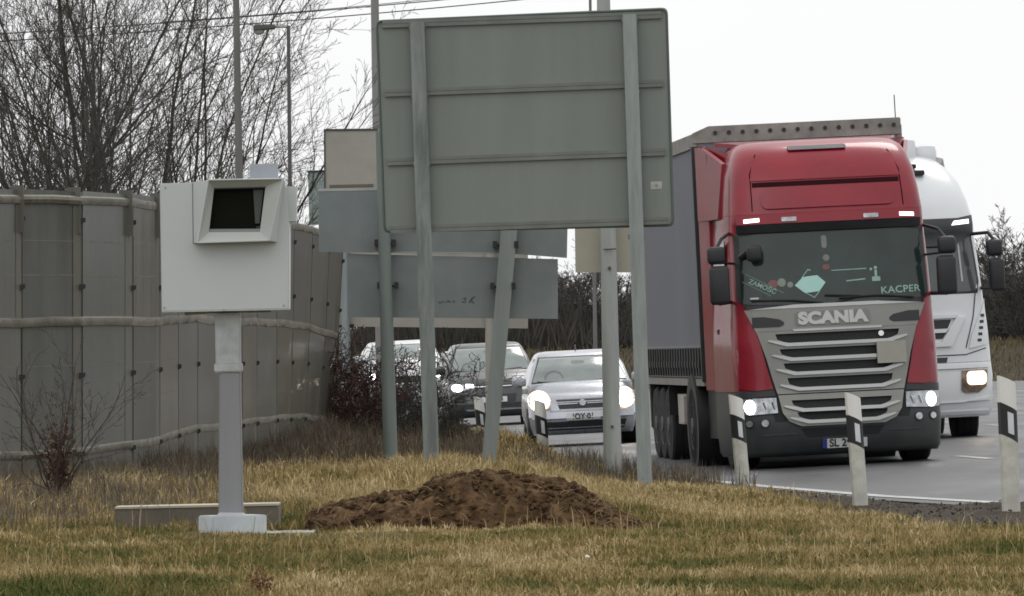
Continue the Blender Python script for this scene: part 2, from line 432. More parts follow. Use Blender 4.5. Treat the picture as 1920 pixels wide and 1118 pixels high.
# ---- red articulated lorry
def red_truck():
    base = P(1584, 873, 101.0)
    t = thing('articulated_lorry', 'red lorry with silver grille pulling a blue grey curtain sided trailer', 'lorry',
              base, (0, -.026, .092), world=False)
    S = Surf([(.14, 1.17, .10, .30), (.20, 1.20, .02, .38), (.50, 1.22, -.04, .42), (.62, 1.22, -.03, .42), (.95, 1.22, .04, .44), (1.45, 1.22, .09, .45), (1.92, 1.20, .15, .44), (2.35, 1.19, .24, .42),
              (2.80, 1.17, .34, .40), (2.90, 1.16, .30, .40), (3.02, 1.16, .32, .40), (3.25, 1.14, .40, .42), (3.5, 1.11, .52, .46), (3.70, 1.06, .68, .50), (3.80, 1.01, .82, .52), (3.87, .93, 1.02, .52), (3.90, .80, 1.25, .5)], p=3.2)
    lower = S.loft(2.35, [.14, .20, .35, .50, .62, .80, .92]); lower.build('bumper', CHARP, t, True, 50)
    S.loft(2.35, [.925, 1.1, 1.45, 1.7, 1.92, 2.1, 2.35, 2.6, 2.80, 2.90, 3.02]).build('cab', REDP, t, True, 50)
    S.loft(2.35, [3.022, 3.12, 3.25, 3.38, 3.5, 3.6, 3.70, 3.76, 3.80, 3.84, 3.87, 3.90]).build('high_roof', REDP, t, True, 60)
    # side deflectors behind the roof
    for sgn in (-1, 1):
        mb = MB(); mb.prism([(sgn * 1.02, 1.55, 3.78), (sgn * 1.21, 2.25, 3.90), (sgn * 1.21, 2.9, 3.92), (sgn * 1.11, 2.5, 3.82)], (0, 0, -.5))
        prof = [(1.2, 1.45, 3.0), (1.26, 2.3, 3.0), (1.27, 2.92, 3.0), (1.27, 2.92, 3.90), (1.25, 2.2, 3.86), (1.12, 1.45, 3.66)]
        a = [Vector((sgn * x, y, z)) for x, y, z in prof]; mb.prism(a, (-sgn * .05, 0, 0))
        a = [Vector((sgn * x, y, z)) for x, y, z in [(1.21, 2.36, .95), (1.265, 2.9, .95), (1.265, 2.9, 2.998), (1.2, 2.36, 2.998)]]; mb.prism(a, (-sgn * .04, 0, 0))
        mb.build('side_deflector', REDP, t, True, 30)
    mb = MB(); mb.prism([(-.85, 1.3, 3.87), (.85, 1.3, 3.87), (1.10, 2.3, 3.935), (-1.10, 2.3, 3.935)], (0, 0, -.05)); mb.build('roof_spoiler', REDP, t)
    S.part('roof_slot', [rrect(-.40, 3.775, .30, 3.825, .02)], BLACKP, t, .05, .06)
    S.part('roof_hatch_groove', [[(-.88, 3.345), (.88, 3.345), (.88, 3.40), (-.88, 3.40)]], mat('dark_red_shut_line', (.025, .005, .007), .8, spec=.1), t, .006, .01)
    # roof bulge panels
    fr = MB()
    S.patch(fr, rrect(-.80, 3.08, .80, 3.32, .08), .022, .03)
    S.patch(fr, [(-.9, 3.42), (.9, 3.42), (.84, 3.68), (.72, 3.75), (-.72, 3.75), (-.84, 3.68)], .012, .02)
    fr.build('roof_panel', REDP, t, True, 25)
    for sg in (-1, 1):
        S.part('roof_corner_groove', [[(sg * (.90 + a), z) for a, z in ((0, 3.06), (.012, 3.06), (.0, 3.5), (-.10, 3.74), (-.115, 3.74), (-.012, 3.5))][::sg]], mat('dark_red_shut_line', (.025, .005, .007), .8, spec=.1), t, .004, .008)
    # visor
    S.part('sun_visor', [[(-1.10, 2.80), (1.10, 2.80), (1.11, 2.90), (-1.11, 2.90)]], BLACKP, t, .045, .08)
    S.part('visor_panel', [[(-1.10, 2.903), (1.10, 2.903), (1.10, 2.995), (-1.10, 2.995)]], REDP, t, .05, .08)
    for sg in (-1, 1):
        S.part('marker_lamp', [[(sg * a, z) for a, z in ((.84, 2.93), (1.02, 2.92), (1.02, 2.965), (.84, 2.975))][::sg]], lamp_mat('marker_glow', (1, 1, 1), 1.6), t, .06, .03)
        S.part('marker_lamp', [rrect(sg * .49 - .09, 2.925, sg * .49 + .09, 2.975, .01)], HEADL, t, .062, .03)
    # windscreen
    S.part('windscreen_surround', [[(-1.15, 1.90), (1.15, 1.90), (1.135, 2.80), (-1.135, 2.80)]], BLACKP, t, .006, .02)
    ws = S.part('windscreen', [[(-1.10, 1.97)] + [(u, 1.955 - .03 * (1 - (u / 1.1) ** 2)) for u in np.linspace(-1.0, 1.0, 9)] + [(1.10, 1.97), (1.075, 2.76), (.9, 2.785), (-.9, 2.785), (-1.075, 2.76)]], GLASSD, t, .016, .012, .12)
    # things seen in the windscreen (sizes measured on the photograph)
    def W_(px, py):
        dx, dy = px - 1577, 873 - py; return ((dx * math.cos(.0567) + dy * math.sin(.0567)) / 158, (dy * math.cos(.0567) - dx * math.sin(.0567)) / 158)
    S.part('windscreen_card', [[W_(*q) for q in ((1484, 537), (1503, 551), (1530, 547), (1542, 530), (1526, 517), (1499, 521))]], MINT, ws, .020, .004)
    S.part('card_string', [[W_(*q) for q in ((1497, 522), (1498.5, 522), (1509, 508), (1514, 509), (1514, 507), (1508.5, 506))], [W_(*q) for q in ((1504, 551), (1521, 560), (1531, 547), (1529, 547), (1520.5, 558), (1506, 550.5))]], PALEG, ws, .0185, .003)
    S.text('name_sign', 'KACPER', W_(1684, 542)[0], W_(1684, 542)[1], .115, PALEG, ws, .020, .002, .002, .02, 1.05, 1.12)
    S.text('name_sign', 'ZAMOŚĆ', W_(1424, 540)[0], W_(1424, 540)[1], .080, PALEG, ws, .020, .002, .001, -.46, 1.0)
    S.part('sign_frame', [[W_(*q) for q in ((1393, 515), (1463, 550), (1462, 552), (1392, 517))], [W_(*q) for q in ((1388, 530), (1440, 556), (1439, 558), (1387, 532))]], mat('sign_frame_grey', (.10, .15, .135), .6), ws, .0185, .003)
    S.part('dangling_charm', [rrect(-.115, 2.585, -.05, 2.74, .03), disc(-.07, 2.47, .04)], mat('charm_grey', (.18, .18, .18), .6), ws, .0185, .003)
    S.part('dangling_charm', [rrect(-.12, 2.33, -.04, 2.39, .02)], PINK, ws, .0185, .003)
    S.part('dashboard_toy', [disc(-.62, 2.20, .05), disc(-.52, 2.17, .035)], mat('toy_cream', (.20, .23, .19), .7), ws, .0185, .003)
    S.part('dashboard_toy', [disc(-.72, 2.19, .06, .045)], PINK, ws, .018, .002)
    S.part('dashboard_edge', [[(-.02, 2.31), (.40, 2.315), (.40, 2.325), (-.02, 2.32)], [(.15, 2.175), (.38, 2.19), (.38, 2.205), (.15, 2.19)]], PALEG, ws, .018, .002)
    S.part('dashboard_toy', [rrect(.46, 2.165, .56, 2.22, .01), rrect(.495, 2.22, .525, 2.30, .01), disc(.51, 2.325, .02), disc(.455, 2.31, .016)], mat('toy_mint', (.26, .38, .34), .7), ws, .0185, .003)
    S.part('toll_box', [rrect(-1.0, 2.015, -.90, 2.035, .005)], PLATE, ws, .0185, .003)
    # wipers
    for pts in ([(-.15, 1.94), (-.5, 1.985), (-1.0, 2.0)], [(.0, 1.935), (.3, 2.0), (-.12, 2.03)], [(.95, 1.96), (.5, 2.0), (.05, 1.985)]):
        mb = MB(); mb.tube([(u, S.y(u, z) - .05, z) for u, z in pts], .012, 6); mb.build('wiper', BLACKP, t)
    # silver grille: dark radiator mesh, then slats and side cheeks standing proud of it
    S.part('radiator_mesh', [[(-.80, .56), (.80, .56), (.88, 1.0), (.98, 1.62), (-.98, 1.62), (-.88, 1.0)]], mat('radiator_black', (.012, .013, .014), .7, bump=.4, bscale=90), t, .012, .01)
    def sw(z): return interp(z, [(.49, .50), (.54, .62), (.60, .70), (.84, .745), (.90, .76), (1.0, .79), (1.3, .86), (1.6, .95), (1.9, 1.08)])
    op = [(.555, .655, .52), (.695, .80, .58), (.945, 1.065, .61), (1.13, 1.24, .645), (1.30, 1.41, .68), (1.475, 1.59, .72)]
    pol = []; side = []; lips = []
    zc = .49
    for i, (a, b, hw) in enumerate(op):
        if i == 2:   # bonnet split line
            pol.append([(-sw(zc), zc), (sw(zc), zc), (sw(.868), .868), (-sw(.868), .868)]); zc = .88
        hwn = hw
        pol.append([(-sw(zc), zc), (sw(zc), zc), (sw(a), a), (hwn - .1, a), (-hwn + .1, a), (-sw(a), a)])
        e = .03
        side.append([(-sw(a), a), (-hwn + .12, a), (-hwn, a + .05), (-hwn - .02, b), (-sw(b), b)])
        side.append([(sw(a), a), (sw(b), b), (hwn + .02, b), (hwn, a + .05), (hwn - .12, a)])
        lips.append([(-hwn + .10, a - .035), (hwn - .10, a - .035), (hwn + .05, a + .01), (hwn + .12, a + .035), (hwn + .10, a + .05), (hwn - .02, a + .03), (hwn - .13, a + .006), (-hwn + .13, a + .006), (-hwn + .02, a + .03), (-hwn - .10, a + .05), (-hwn - .12, a + .035), (-hwn - .05, a + .01)])
        zc = b
    pol.append([(-sw(zc), zc), (sw(zc), zc), (sw(1.625), 1.625), (-sw(1.625), 1.625)])
    g = MB()
    for p in pol + side: S.patch(g, p, .045, .05)
    S.patch(g, [(-sw(1.627), 1.627), (sw(1.627), 1.627), (sw(1.90), 1.885), (.5, 1.925), (-.5, 1.925), (-sw(1.90), 1.885)], .05, .055)
    gr = g.build('grille', SILV, t, False)
    l = MB()
    for p in lips: S.patch(l, p, .075, .04)
    S.patch(l, [(-1.05, 1.89), (1.05, 1.89), (.5, 1.932), (-.5, 1.932)], .06, .04)
    S.patch(l, [(-.52, 1.615), (.52, 1.615), (.54, 1.64), (-.54, 1.64)], .062, .03)
    l.build('grille_slat', mat('bright_slat', (.40, .41, .40), .25, .5, var=.05), gr, True, 30)
    S.part('name_panel', [rrect(-.50, 1.67, .40, 1.84, .03)], mat('name_panel_grey', (.19, .195, .18), .45, .3), gr, .058, .02)
    S.text('emblem_lettering', 'SCANIA', -.05, 1.757, .185, LET, gr, .064, .006, .012, 0, 1.03, 1.22)
    for sg in (-1, 1):
        pp = [(.63, 1.70), (.68, 1.675), (1.0, 1.675), (1.0, 1.80), (.86, 1.80), (.68, 1.765), (.63, 1.73)]
        S.part('air_intake', [pp if sg > 0 else mir(pp)], BLACKP, gr, .056, .02)
    S.part('cover_plate', [rrect(.45, 1.19, .80, 1.45, .01)], mat('beige_plate', (.32, .31, .27), .6, var=.08), gr, .11, .05)
    S.part('round_badge', [disc(.52, 1.545, .033)], CHROME, gr, .04, .03)
    # red wings beside the grille
    for sg in (-1, 1):
        pp = [(.80, .945), (1.0, .93), (1.20, .955), (1.222, 1.3), (1.215, 1.7), (1.19, 1.98), (1.14, 2.0), (1.08, 1.93), (.99, 1.72), (.92, 1.48), (.86, 1.2)]
        S.part('front_wing', [pp if sg > 0 else mir(pp)], REDP, t, .03, .05)
        pp = [(.775, .86), (1.21, .845), (1.216, .93), (1.0, .925), (.80, .94)]
        S.part('lamp_housing', [pp if sg > 0 else mir(pp)], BLACKP, t, .02, .04)
        pp = [(.765, .66), (1.10, .645), (1.19, .66), (1.2, .83), (1.1, .84), (.775, .84)]
        h = S.part('headlight', [pp if sg > 0 else mir(pp)], HEADL, t, .03, .04)
        S.part('lit_bulb', [disc(sg * 1.085, .74, .062, .085)], lamp_mat('headlight_white', (1, 1, 1), 9), h, .036, .02)
        for q in (.83, .93):
            mb = MB(); mb.tube([(sg * q, S.y(q, .745) - .033, .79), (sg * q + .03, S.y(q, .745) - .036, .70)], .012, 6); mb.build('lens_rib', CHROME, h)
        for q, r_ in ((.92, .042), (1.10, .038)):
            f = S.part('fog_lamp', [disc(sg * q, .545, r_)], HEADL, t, .02, .03)
            S.part('lamp_ring', [disc(sg * q, .545, r_ + .015)], BLACKP, f, .012, .02)
        S.part('bumper_crease', [[(sg * .55, .40), (sg * .95, .395), (sg * .95, .405), (sg * .55, .41)][::sg]], mat('crease_grey', (.08, .09, .10), .4), t, .01, .01)
        mirror(t, 'main_mirror', sg * 1.36 - .12, sg * 1.36 + .12, 1.97, 2.43, .22)
        mirror(t, 'wide_angle_mirror', sg * 1.38 - .11, sg * 1.38 + .11, 2.45, 2.66, .24)
        mb = MB(); mb.tube([(sg * 1.15, .7, 2.82), (sg * 1.3, .35, 2.75), (sg * 1.38, .25, 2.62)], .022, 6); mb.build('mirror_arm', BLACKP, t)
        mb = MB(); mb.tube([(sg * 1.15, .6, 2.0), (sg * 1.36, .28, 1.98)], .022, 6); mb.build('mirror_arm', BLACKP, t)
        mb = MB(); mb.tube([(sg * 1.13, .5, 2.45), (sg * 1.36, .25, 2.47)], .015, 6); mb.build('mirror_arm', BLACKP, t)
        # door with window and handle on each side
        x = sg * 1.2
        mb = MB(); mb.prism([(x, 1.0, 2.0), (x, 2.0, 2.0), (x, 2.0, 2.62), (x, .85, 2.72)], (sg * .012, 0, 0)); dw = mb.build('side_window', GLASSD, t)
        mb = MB(); mb.box((x - .02, 1.75, 1.62), (x + .04, 1.92, 1.68)); mb.build('door_handle', BLACKP, t)
    # close-quarters mirror over the near corner of the screen
    mb = MB(); mb.tube([(-1.08, S.y(1.08, 2.55) - .05, 2.52), (-.98, S.y(.98, 2.6) - .14, 2.6)], .035, 8); mb.build('mirror_arm', BLACKP, t)
    mirror(t, 'kerb_mirror', -1.02, -.84, 2.46, 2.66, S.y(.95, 2.6) - .16)
    # number plate, lower intake
    S.part('lower_intake', [[(-.42, .36), (.42, .36), (.5, .46), (-.5, .46)]], mat('intake_black', (.012, .013, .016), .6), t, .008, .01)
    pl = S.part('number_plate', [rrect(-.24, .215, .28, .325, .01)], PLATE, t, .03, .03)
    S.part('plate_band', [rrect(-.255, .215, -.20, .325, .004)], BLUEP, pl, .032, .01)
    S.text('plate_lettering', 'SL 28', -.04, .27, .125, INK, pl, .034, .002, .003, 0, 1.0, .95)
    # running gear
    for sg in (-1, 1):
        wheel(t, sg * 1.03, 1.35, .50, .32, sg); wheel(t, sg * .98, 4.9, .50, .50, sg)
    mb = MB(); mb.box((-.45, .8, .45), (.45, 6.4, .95)); mb.box((-1.1, 2.4, .35), (-.5, 4.2, .95)); mb.box((.5, 2.4, .35), (1.1, 4.2, .95)); mb.box((-.9, 1.2, .3), (.9, 1.5, .5)); mb.build('chassis', DARKM, t)
    for sg in (-1, 1):
        mb = MB(); mb.lathe([(.58, -.25), (.62, -.25), (.62, .25), (.58, .25)], 'x', (sg * .98, 4.9, .52), 24); mb.build('mudguard', BLACKP, t, True)
    # trailer, turned a little against the tractor
    A = -.047; piv = Vector((0, 3.0, 0))
    def T(mb):
        c, s_ = math.cos(A), math.sin(A); mb.v = [(x * c - (y - 3) * s_, 3 + x * s_ + (y - 3) * c, z) for x, y, z in mb.v]; return mb
    H = 1.275; Y0, Y1 = 3.0, 16.6
    mb = MB(); mb.box((-H + .02, Y0, 1.1), (H - .02, Y1, 4.05), bev=.03); body = T(mb).build('trailer_body', TARP, t)
    mb = MB()
    mb.prism([(-H, Y0 - .02, 3.96), (H, Y0 - .02, 3.96), (H, Y0 - .02, 4.15), (H - .02, Y0 - .02, 4.16), (-H + .2, Y0 - .02, 4.16), (-H, Y0 - .02, 4.08)], (0, .06, 0)); T(mb).build('trailer_header_rail', GREYP, body, raw=True)
    for k in range(14):
        u = -H + .28 + k * .168; mb = MB(); mb.lathe([(.026, 0), (.026, .02)], 'y', (u, Y0 - .035, 4.075), 10)
        T(mb).build('header_rivet', BLACKP, body)
    mb = MB(); mb.box((-H - .01, Y0, 3.90), (-H + .06, Y1, 4.07)); T(mb).build('roof_rail', GREYP, body)
    mb = MB(); mb.box((H - .06, Y0, 3.90), (H + .01, Y1, 4.07)); T(mb).build('roof_rail', GREYP, body)
    mb = MB(); mb.box((-H - .02, Y0 - .02, 1.05), (-H + .05, Y0 + .10, 3.92)); T(mb).build('corner_post', BLACKP, body)
    mb = MB(); mb.box((H - .05, Y0 - .02, 1.05), (H + .02, Y0 + .10, 3.92)); T(mb).build('corner_post', BLACKP, body)
    mb = MB(); mb.box((-H - .014, Y0 + .1, 1.47), (-H + .03, Y1, 1.50)); T(mb).build('curtain_hem', mat('curtain_hem_grey', (.22, .22, .23), .6), body)
    mb = MB(); mb.box((-H - .006, Y0 + .1, 1.1), (-H + .03, Y1, 1.465)); T(mb).build('curtain_skirt', mat('curtain_skirt_dark', (.13, .13, .13), .7, var=.3, scale=9), body)
    for k in range(26):
        y = Y0 + .35 + k * .51; mb = MB()
        mb.box((-H - .03, y, 1.12), (-H - .005, y + .05, 1.46)); mb.box((-H - .04, y - .06, 1.22), (-H - .02, y + .12, 1.30))
        T(mb).build('curtain_strap', BLACKP, body)
    mb = MB(); mb.box((-H, Y0, 1.0), (H, Y1, 1.09)); T(mb).build('trailer_floor_rail', GREYP, t)
    mb = MB(); mb.box((-.5, Y0 + .5, .6), (.5, Y1 - .2, .99)); mb.box((-1.1, 6.8, .45), (1.1, 6.95, .99)); mb.box((-1.15, 15.9, .4), (1.15, 16.1, .99)); T(mb).build('trailer_chassis', DARKM, t)
    mb = MB(); mb.box((-1.26, 7.3, .52), (-1.2, 7.95, .86), bev=.01); mb.box((-1.22, 7.3, .5), (-.7, 9.0, .88)); T(mb).build('pallet_locker', mat('locker_cream', (.42, .39, .35), .6), t)
    for y in (10.6, 11.9, 13.2):
        for sg in (-1, 1):
            c, s_ = math.cos(A), math.sin(A); x = sg * 1.06
            wheel(t, x * c - (y - 3) * s_, 3 + x * s_ + (y - 3) * c, .48, .38, sg)
    mb = MB(); mb.box((-1.27, 10.0, .98), (-.8, 10.06, .6)); T(mb).build('mud_flap', BLACKR, t)
    mb = MB(); mb.box((-1.27, 13.8, .98), (-.8, 13.86, .4)); T(mb).build('mud_flap', BLACKR, t)
red_truck()

def white_truck():
    base = P(1700, 832, 117.6)
    t = thing('box_lorry', 'white lorry with black visor overtaking behind the red tractor, one warm headlight lit', 'lorry', base, (0, -.024, .085), world=False)
    S = Surf([(.33, 1.22, .08, .35), (.45, 1.27, .02, .4), (.9, 1.29, .0, .42), (1.1, 1.28, .06, .42), (1.5, 1.27, .10, .44), (2.1, 1.22, .16, .46), (2.8, 1.17, .30, .46), (3.0, 1.16, .27, .46),
              (3.12, 1.14, .32, .46), (3.34, 1.10, .42, .5), (3.58, 1.03, .60, .55), (3.80, .90, .88, .6), (3.92, .78, 1.12, .6), (4.0, .62, 1.4, .6), (4.04, .4, 1.7, .5)], p=2.8)
    S.loft(2.2, [.33, .45, .6, .9, 1.08]).build('bumper', WHITEP, t, True, 50)
    S.loft(2.2, [1.085, 1.3, 1.5, 1.8, 2.1, 2.4, 2.8, 3.0, 3.12, 3.22, 3.34, 3.46, 3.58, 3.69, 3.80, 3.86, 3.92, 3.96, 4.0, 4.04]).build('cab', WHITEP, t, True, 50)
    S.part('sun_visor', [[(-1.10, 2.78), (-.7, 2.70), (.7, 2.70), (.95, 2.76), (1.12, 2.86), (1.13, 3.12), (.9, 3.08), (-.9, 3.08), (-1.12, 3.1)]], CHARP, t, .07, .1)
    for sg in (-1, 1):
        S.part('marker_lamp', [[(sg * a, z) for a, z in ((.80, 2.98), (1.06, 3.0), (1.06, 3.06), (.84, 3.04))][::sg]], lamp_mat('marker_glow', (1, 1, 1), 1.6), t, .085, .03)
    S.part('windscreen', [[(-1.1, 2.06), (1.1, 2.06), (1.13, 2.2), (1.07, 2.82), (-1.07, 2.82), (-1.13, 2.2)]], mat('grey_windscreen', (.07, .08, .08), .12, coat=.4), t, .012, .012)
    S.part('windscreen_gasket', [[(-1.13, 2.03), (1.13, 2.03), (1.165, 2.2), (1.10, 2.85), (-1.10, 2.85), (-1.165, 2.2)]], BLACKP, t, .005, .02)
    S.part('screen_pillar_trim', [[(.90, 2.2), (.925, 2.2), (.90, 2.8), (.875, 2.8)]], mat('pale_pillar', (.45, .47, .47), .5), t, .02, .02)
    S.part('grille_opening', [[(-.6, 1.42), (.58, 1.42), (.64, 1.50), (-.66, 1.50)], [(-.66, 1.56), (.66, 1.56), (.72, 1.68), (-.72, 1.68)]], BLACKP, t, .012, .02)
    S.part('grille_slat', [[(-.62, 1.503), (.62, 1.503), (.68, 1.555), (-.68, 1.555)], [(-.85, 1.31), (.7, 1.31), (.92, 1.70), (.80, 1.72), (.56, 1.37), (-.56, 1.37), (-.80, 1.72), (-.92, 1.70)], [(-.78, 1.70), (.78, 1.70), (.82, 1.75), (-.82, 1.75)]], WHITEP, t, .04, .05)
    S.part('panel_gap', [[(-.9, 1.18), (.9, 1.18), (1.2, 1.26), (1.2, 1.275), (.9, 1.195), (-.9, 1.195)], [(.90, 1.28), (1.03, 1.7), (1.09, 2.05), (1.105, 2.05), (1.045, 1.7), (.915, 1.28)], [(-.6, 1.09), (.62, 1.09), (.64, 1.16), (-.6, 1.16)]], mat('gap_dark', (.05, .05, .055), .7), t, .008, .01)
    for k in range(5):
        S.part('vent_slot', [rrect(1.08 + .018 * k, 1.36 + .085 * k, 1.14 + .018 * k, 1.40 + .085 * k, .006)], BLACKP, t, .03, .02)
    for sg in (-1, 1):
        pp = [(.95, 1.27), (1.255, 1.33), (1.25, 1.95), (1.15, 1.75), (1.0, 1.45)]
        S.part('corner_deflector', [pp if sg > 0 else mir(pp)], WHITEP, t, .025, .04)
    S.part('bumper_lip', [[(-1.2, .36), (1.2, .36), (1.21, .41), (-1.21, .41)], [(-1.2, .50), (1.22, .55), (1.22, .60), (.8, .53), (-.8, .53), (-1.2, .56)], [(-1.22, 1.0), (1.22, 1.0), (1.24, 1.05), (-1.24, 1.05)]], WHITEP, t, .03, .05)
    for sg in (-1, 1):
        pp = [(.86, .66), (1.05, .66), (1.17, .74), (1.2, .97), (.82, .97), (.80, .70)]
        h = S.part('headlight', [pp if sg > 0 else mir(pp)], mat('amber_grey_lens', (.20, .15, .11), .15, .4, var=.4, scale=12), t, .02, .04)
        S.part('glow_halo', [rrect(sg * 1.03 - .145, .765, sg * 1.03 + .145, .955, .06)], lamp_mat('headlight_warm_halo', (1, .62, .34), 1.5), h, .022, .02)  # glowing patch imitates the warm halo of glare around the lamp
        S.part('lit_bulb', [rrect(sg * 1.04 - .11, .79, sg * 1.04 + .11, .93, .05)], lamp_mat('headlight_warm', (1, .84, .60), 14), h, .03, .02)
        mirror(t, 'main_mirror', sg * 1.39 - .11, sg * 1.39 + .11, 2.04, 2.50, .2); mirror(t, 'wide_angle_mirror', sg * 1.37 - .115, sg * 1.37 + .115, 2.53, 2.76, .2)
        mb = MB(); mb.tube([(sg * 1.1, .5, 2.85), (sg * 1.3, .25, 2.86), (sg * 1.38, .2, 2.74)], .025, 6); mb.build('mirror_arm', BLACKP, t); mb = MB(); mb.tube([(sg * 1.15, .5, 2.1), (sg * 1.4, .2, 2.08)], .025, 6); mb.build('mirror_arm', BLACKP, t)
        wheel(t, sg * 1.0, 1.4, .46, .32, sg); wheel(t, sg * .95, 5.2, .46, .5, sg)
    # roof furniture: air deflector, horn, beacon
    mb = MB(); mb.box((-.9, 1.3, 3.9), (.50, 2.1, 4.22), bev=.07); mb.build('roof_spoiler', WHITEP, t, True, 30)
    mb = MB(); mb.box((.50, 1.5, 3.85), (.82, 2.1, 4.14), bev=.10); mb.build('roof_spoiler', WHITEP, t, True, 30)
    mb = MB(); mb.prism([(.7, 1.4, 3.6), (1.0, 1.9, 3.6), (.95, 1.9, 3.94), (.8, 1.9, 3.98)], (.02, .3, 0)); mb.build('side_deflector', mat('deflector_grey', (.30, .30, .30), .6), t)
    mb = MB(); mb.box((.26, S.y(.3, 3.80) - .12, 3.80), (.42, S.y(.3, 3.80) + .2, 3.86), bev=.02); mb.box((.30, S.y(.3, 3.72) - .1, 3.70), (.52, S.y(.3, 3.72) + .25, 3.77), bev=.02); mb.build('air_horn', DARKM, t)
    mb = MB(); mb.tube([(.25, 1.4, 3.8), (.24, 1.42, 4.85)], .008, 5); mb.build('aerial', DARKM, t)
    mb = MB(); mb.box((-1.2, 2.7, 1.0), (1.2, 12, 3.7), bev=.03); mb.build('cargo_body', mat('grey_cargo_body', (.4, .41, .42), .6), t)
    mb = MB(); mb.box((-.5, .5, .42), (.5, 12, .95)); mb.box((-1.0, .9, .35), (1.0, 1.1, .55)); mb.box((-1.15, 2.4, .4), (1.15, 4.4, .98)); mb.build('chassis', DARKM, t)
    for sg in (-1, 1): wheel(t, sg * .95, 9.6, .46, .5, sg)
white_truck()

# ---- cars
def car(name, label, base, yaw, W, H, paint, kind, roll=-.03):
    t = thing(name, label, 'car', base, (0, roll, yaw), world=False)
    h = W / 2; g = dict(hatch=dict(L=3.9, zh=.84, zb=.985, yw=.85, yr=1.65, zl=.62), suv=dict(L=4.6, zh=1.02, zb=1.13, yw=1.05, yr=1.85, zl=.76), mpv=dict(L=4.4, zh=.95, zb=1.10, yw=.9, yr=1.7, zl=.70))[kind]
    L, zh, zb, yw, yr = g['L'], g['zh'], g['zb'], g['yw'], g['yr']
    S = Surf([(.20, h * .93, .10, .35), (.30, h * .97, .02, .40), (.48, h, .0, .45), (g['zl'] - .1, h, .05, .48), (g['zl'] + .08, h, .12, .55), (zh - .05, h * .985, .26, .6), (zh, h * .97, .36, .62)], p=2.6)
    S.loft(L * .9, [.20, .30, .40, .48]).build('bumper', paint if kind != 'suv' else CHARP, t, True, 60)
    S.loft(L, [.482, g['zl'] - .1, g['zl'], g['zl'] + .08, zh - .05, zh]).build('body', paint, t, True, 60)
    # bonnet: rises from the nose to the foot of the windscreen, crowned across
    mb = MB(); nu = 12; nv = 6
    for j in range(nv + 1):
        f = j / nv
        for i in range(nu + 1):
            u = (i / nu * 2 - 1); uu = u * h * .955
            y = S.y(uu, zh) * (1 - f) + (yw + .12 * u * u) * f
            z = zh + (zb - zh) * math.sin(f * math.pi / 2) + .035 * (1 - u ** 4) * min(1, f * 3) - .01
            mb.v.append((uu, y, z))
    n = nu + 1
    mb.f += [(j * n + i, j * n + i + 1, (j + 1) * n + i + 1, (j + 1) * n + i) for j in range(nv) for i in range(nu)]
    mb.build('bonnet', paint, t, True, 60)
    mb = MB(); mb.box((-h * .975, yw - .1, zh - .02), (h * .975, L - .1, zb), bev=.03); mb.build('shoulder', paint, t, True)
    # greenhouse
    rw = h * .74
    G = Surf([(zb - .02, h * .965, yw, .30), (zb + (H - zb) * .5, h * .87, (yw + yr) / 2, .26), (H - .09, h * .76, yr - .05, .22), (H - .04, h * .72, yr + .06, .22), (H - .012, h * .65, yr + .22, .2), (H, h * .52, yr + .5, .2)], p=3.2)
    gh = G.loft(L - .35, [zb - .02, zb + (H - zb) * .25, zb + (H - zb) * .5, zb + (H - zb) * .75, H - .09, H - .065, H - .04, H - .026, H - .012, H]); gh.build('cabin', paint, t, True, 60)
    zt = H - .105
    w0, w1 = h * .88, h * .70
    G.part('windscreen_surround', [[(-w0 - .02, zb), (w0 + .02, zb), (w1 + .02, zt + .02), (-w1 - .02, zt + .02)]], BLACKP, t, .010, .02, .045)
    ws = G.part('windscreen', [[(-w0, zb + .03), (-w0 * .5, zb + .015), (w0 * .5, zb + .015), (w0, zb + .03), (w1, zt), (-w1, zt)]], GLASSL, t, .020, .014, .045)
    # dash, wheel and seats read dimly through the glass
    dim = mat('dim_interior', (.10, .115, .11), .5, var=.2)
    ring = [(.33 * h + .15 * math.cos(a), zb + .07 + .13 * math.sin(a)) for a in np.linspace(0, math.pi, 9)]
    ring2 = [(.33 * h + .125 * math.cos(a), zb + .07 + .105 * math.sin(a)) for a in np.linspace(math.pi, 0, 9)]
    G.part('steering_wheel', [[(-u - h * .75 + h * .33, z) if False else (u - h * .8, z) for u, z in ring + ring2]], dim, ws, .023, .003, .045)
    G.part('mirror', [rrect(-.1, zt - .10, .1, zt - .05, .02)], dim, ws, .023, .003, .045)
    G.part('wiper', [[(-w0 * .9, zb + .03), (-.05, zb + .0), (-.05, zb + .012), (-w0 * .9, zb + .045)], [(.0, zb + .0), (w0 * .8, zb + .05), (w0 * .8, zb + .06), (.0, zb + .015)]], BLACKP, t, .036, .02)
    for sg in (-1, 1):
        x0, x1 = sg * h * .895, sg * h * .78
        mb = MB(); mb.prism([(x0, yw + .35, zb + .02), (x0, L - .9, zb + .02), (x1, L - 1.1, zt), (x1, yr + .22, zt)], (sg * .012, 0, 0)); mb.build('side_window', GLASSD, t)
        mirror(t, 'wing_mirror', sg * (h + .10) - .11, sg * (h + .10) + .11, zb - .03, zb + .12, yw + .3, BLACKP if kind == 'suv' else paint, .1)
        r = .34 if kind == 'suv' else .29
        for y in (.78, L - .75): wheel(t, sg * (h - .11), y, r, .2, sg)
        mb = MB(); mb.lathe([(r * 1.14, -.02), (r * 1.16, -.02), (r * 1.16, .02), (r * 1.14, .02)], 'x', (sg * (h + .0), .78, r), 24); mb.build('wheel_arch', BLACKP, t, True)
    return t, S, G, dict(h=h, zh=zh, zb=zb, **{'zl': g['zl']})

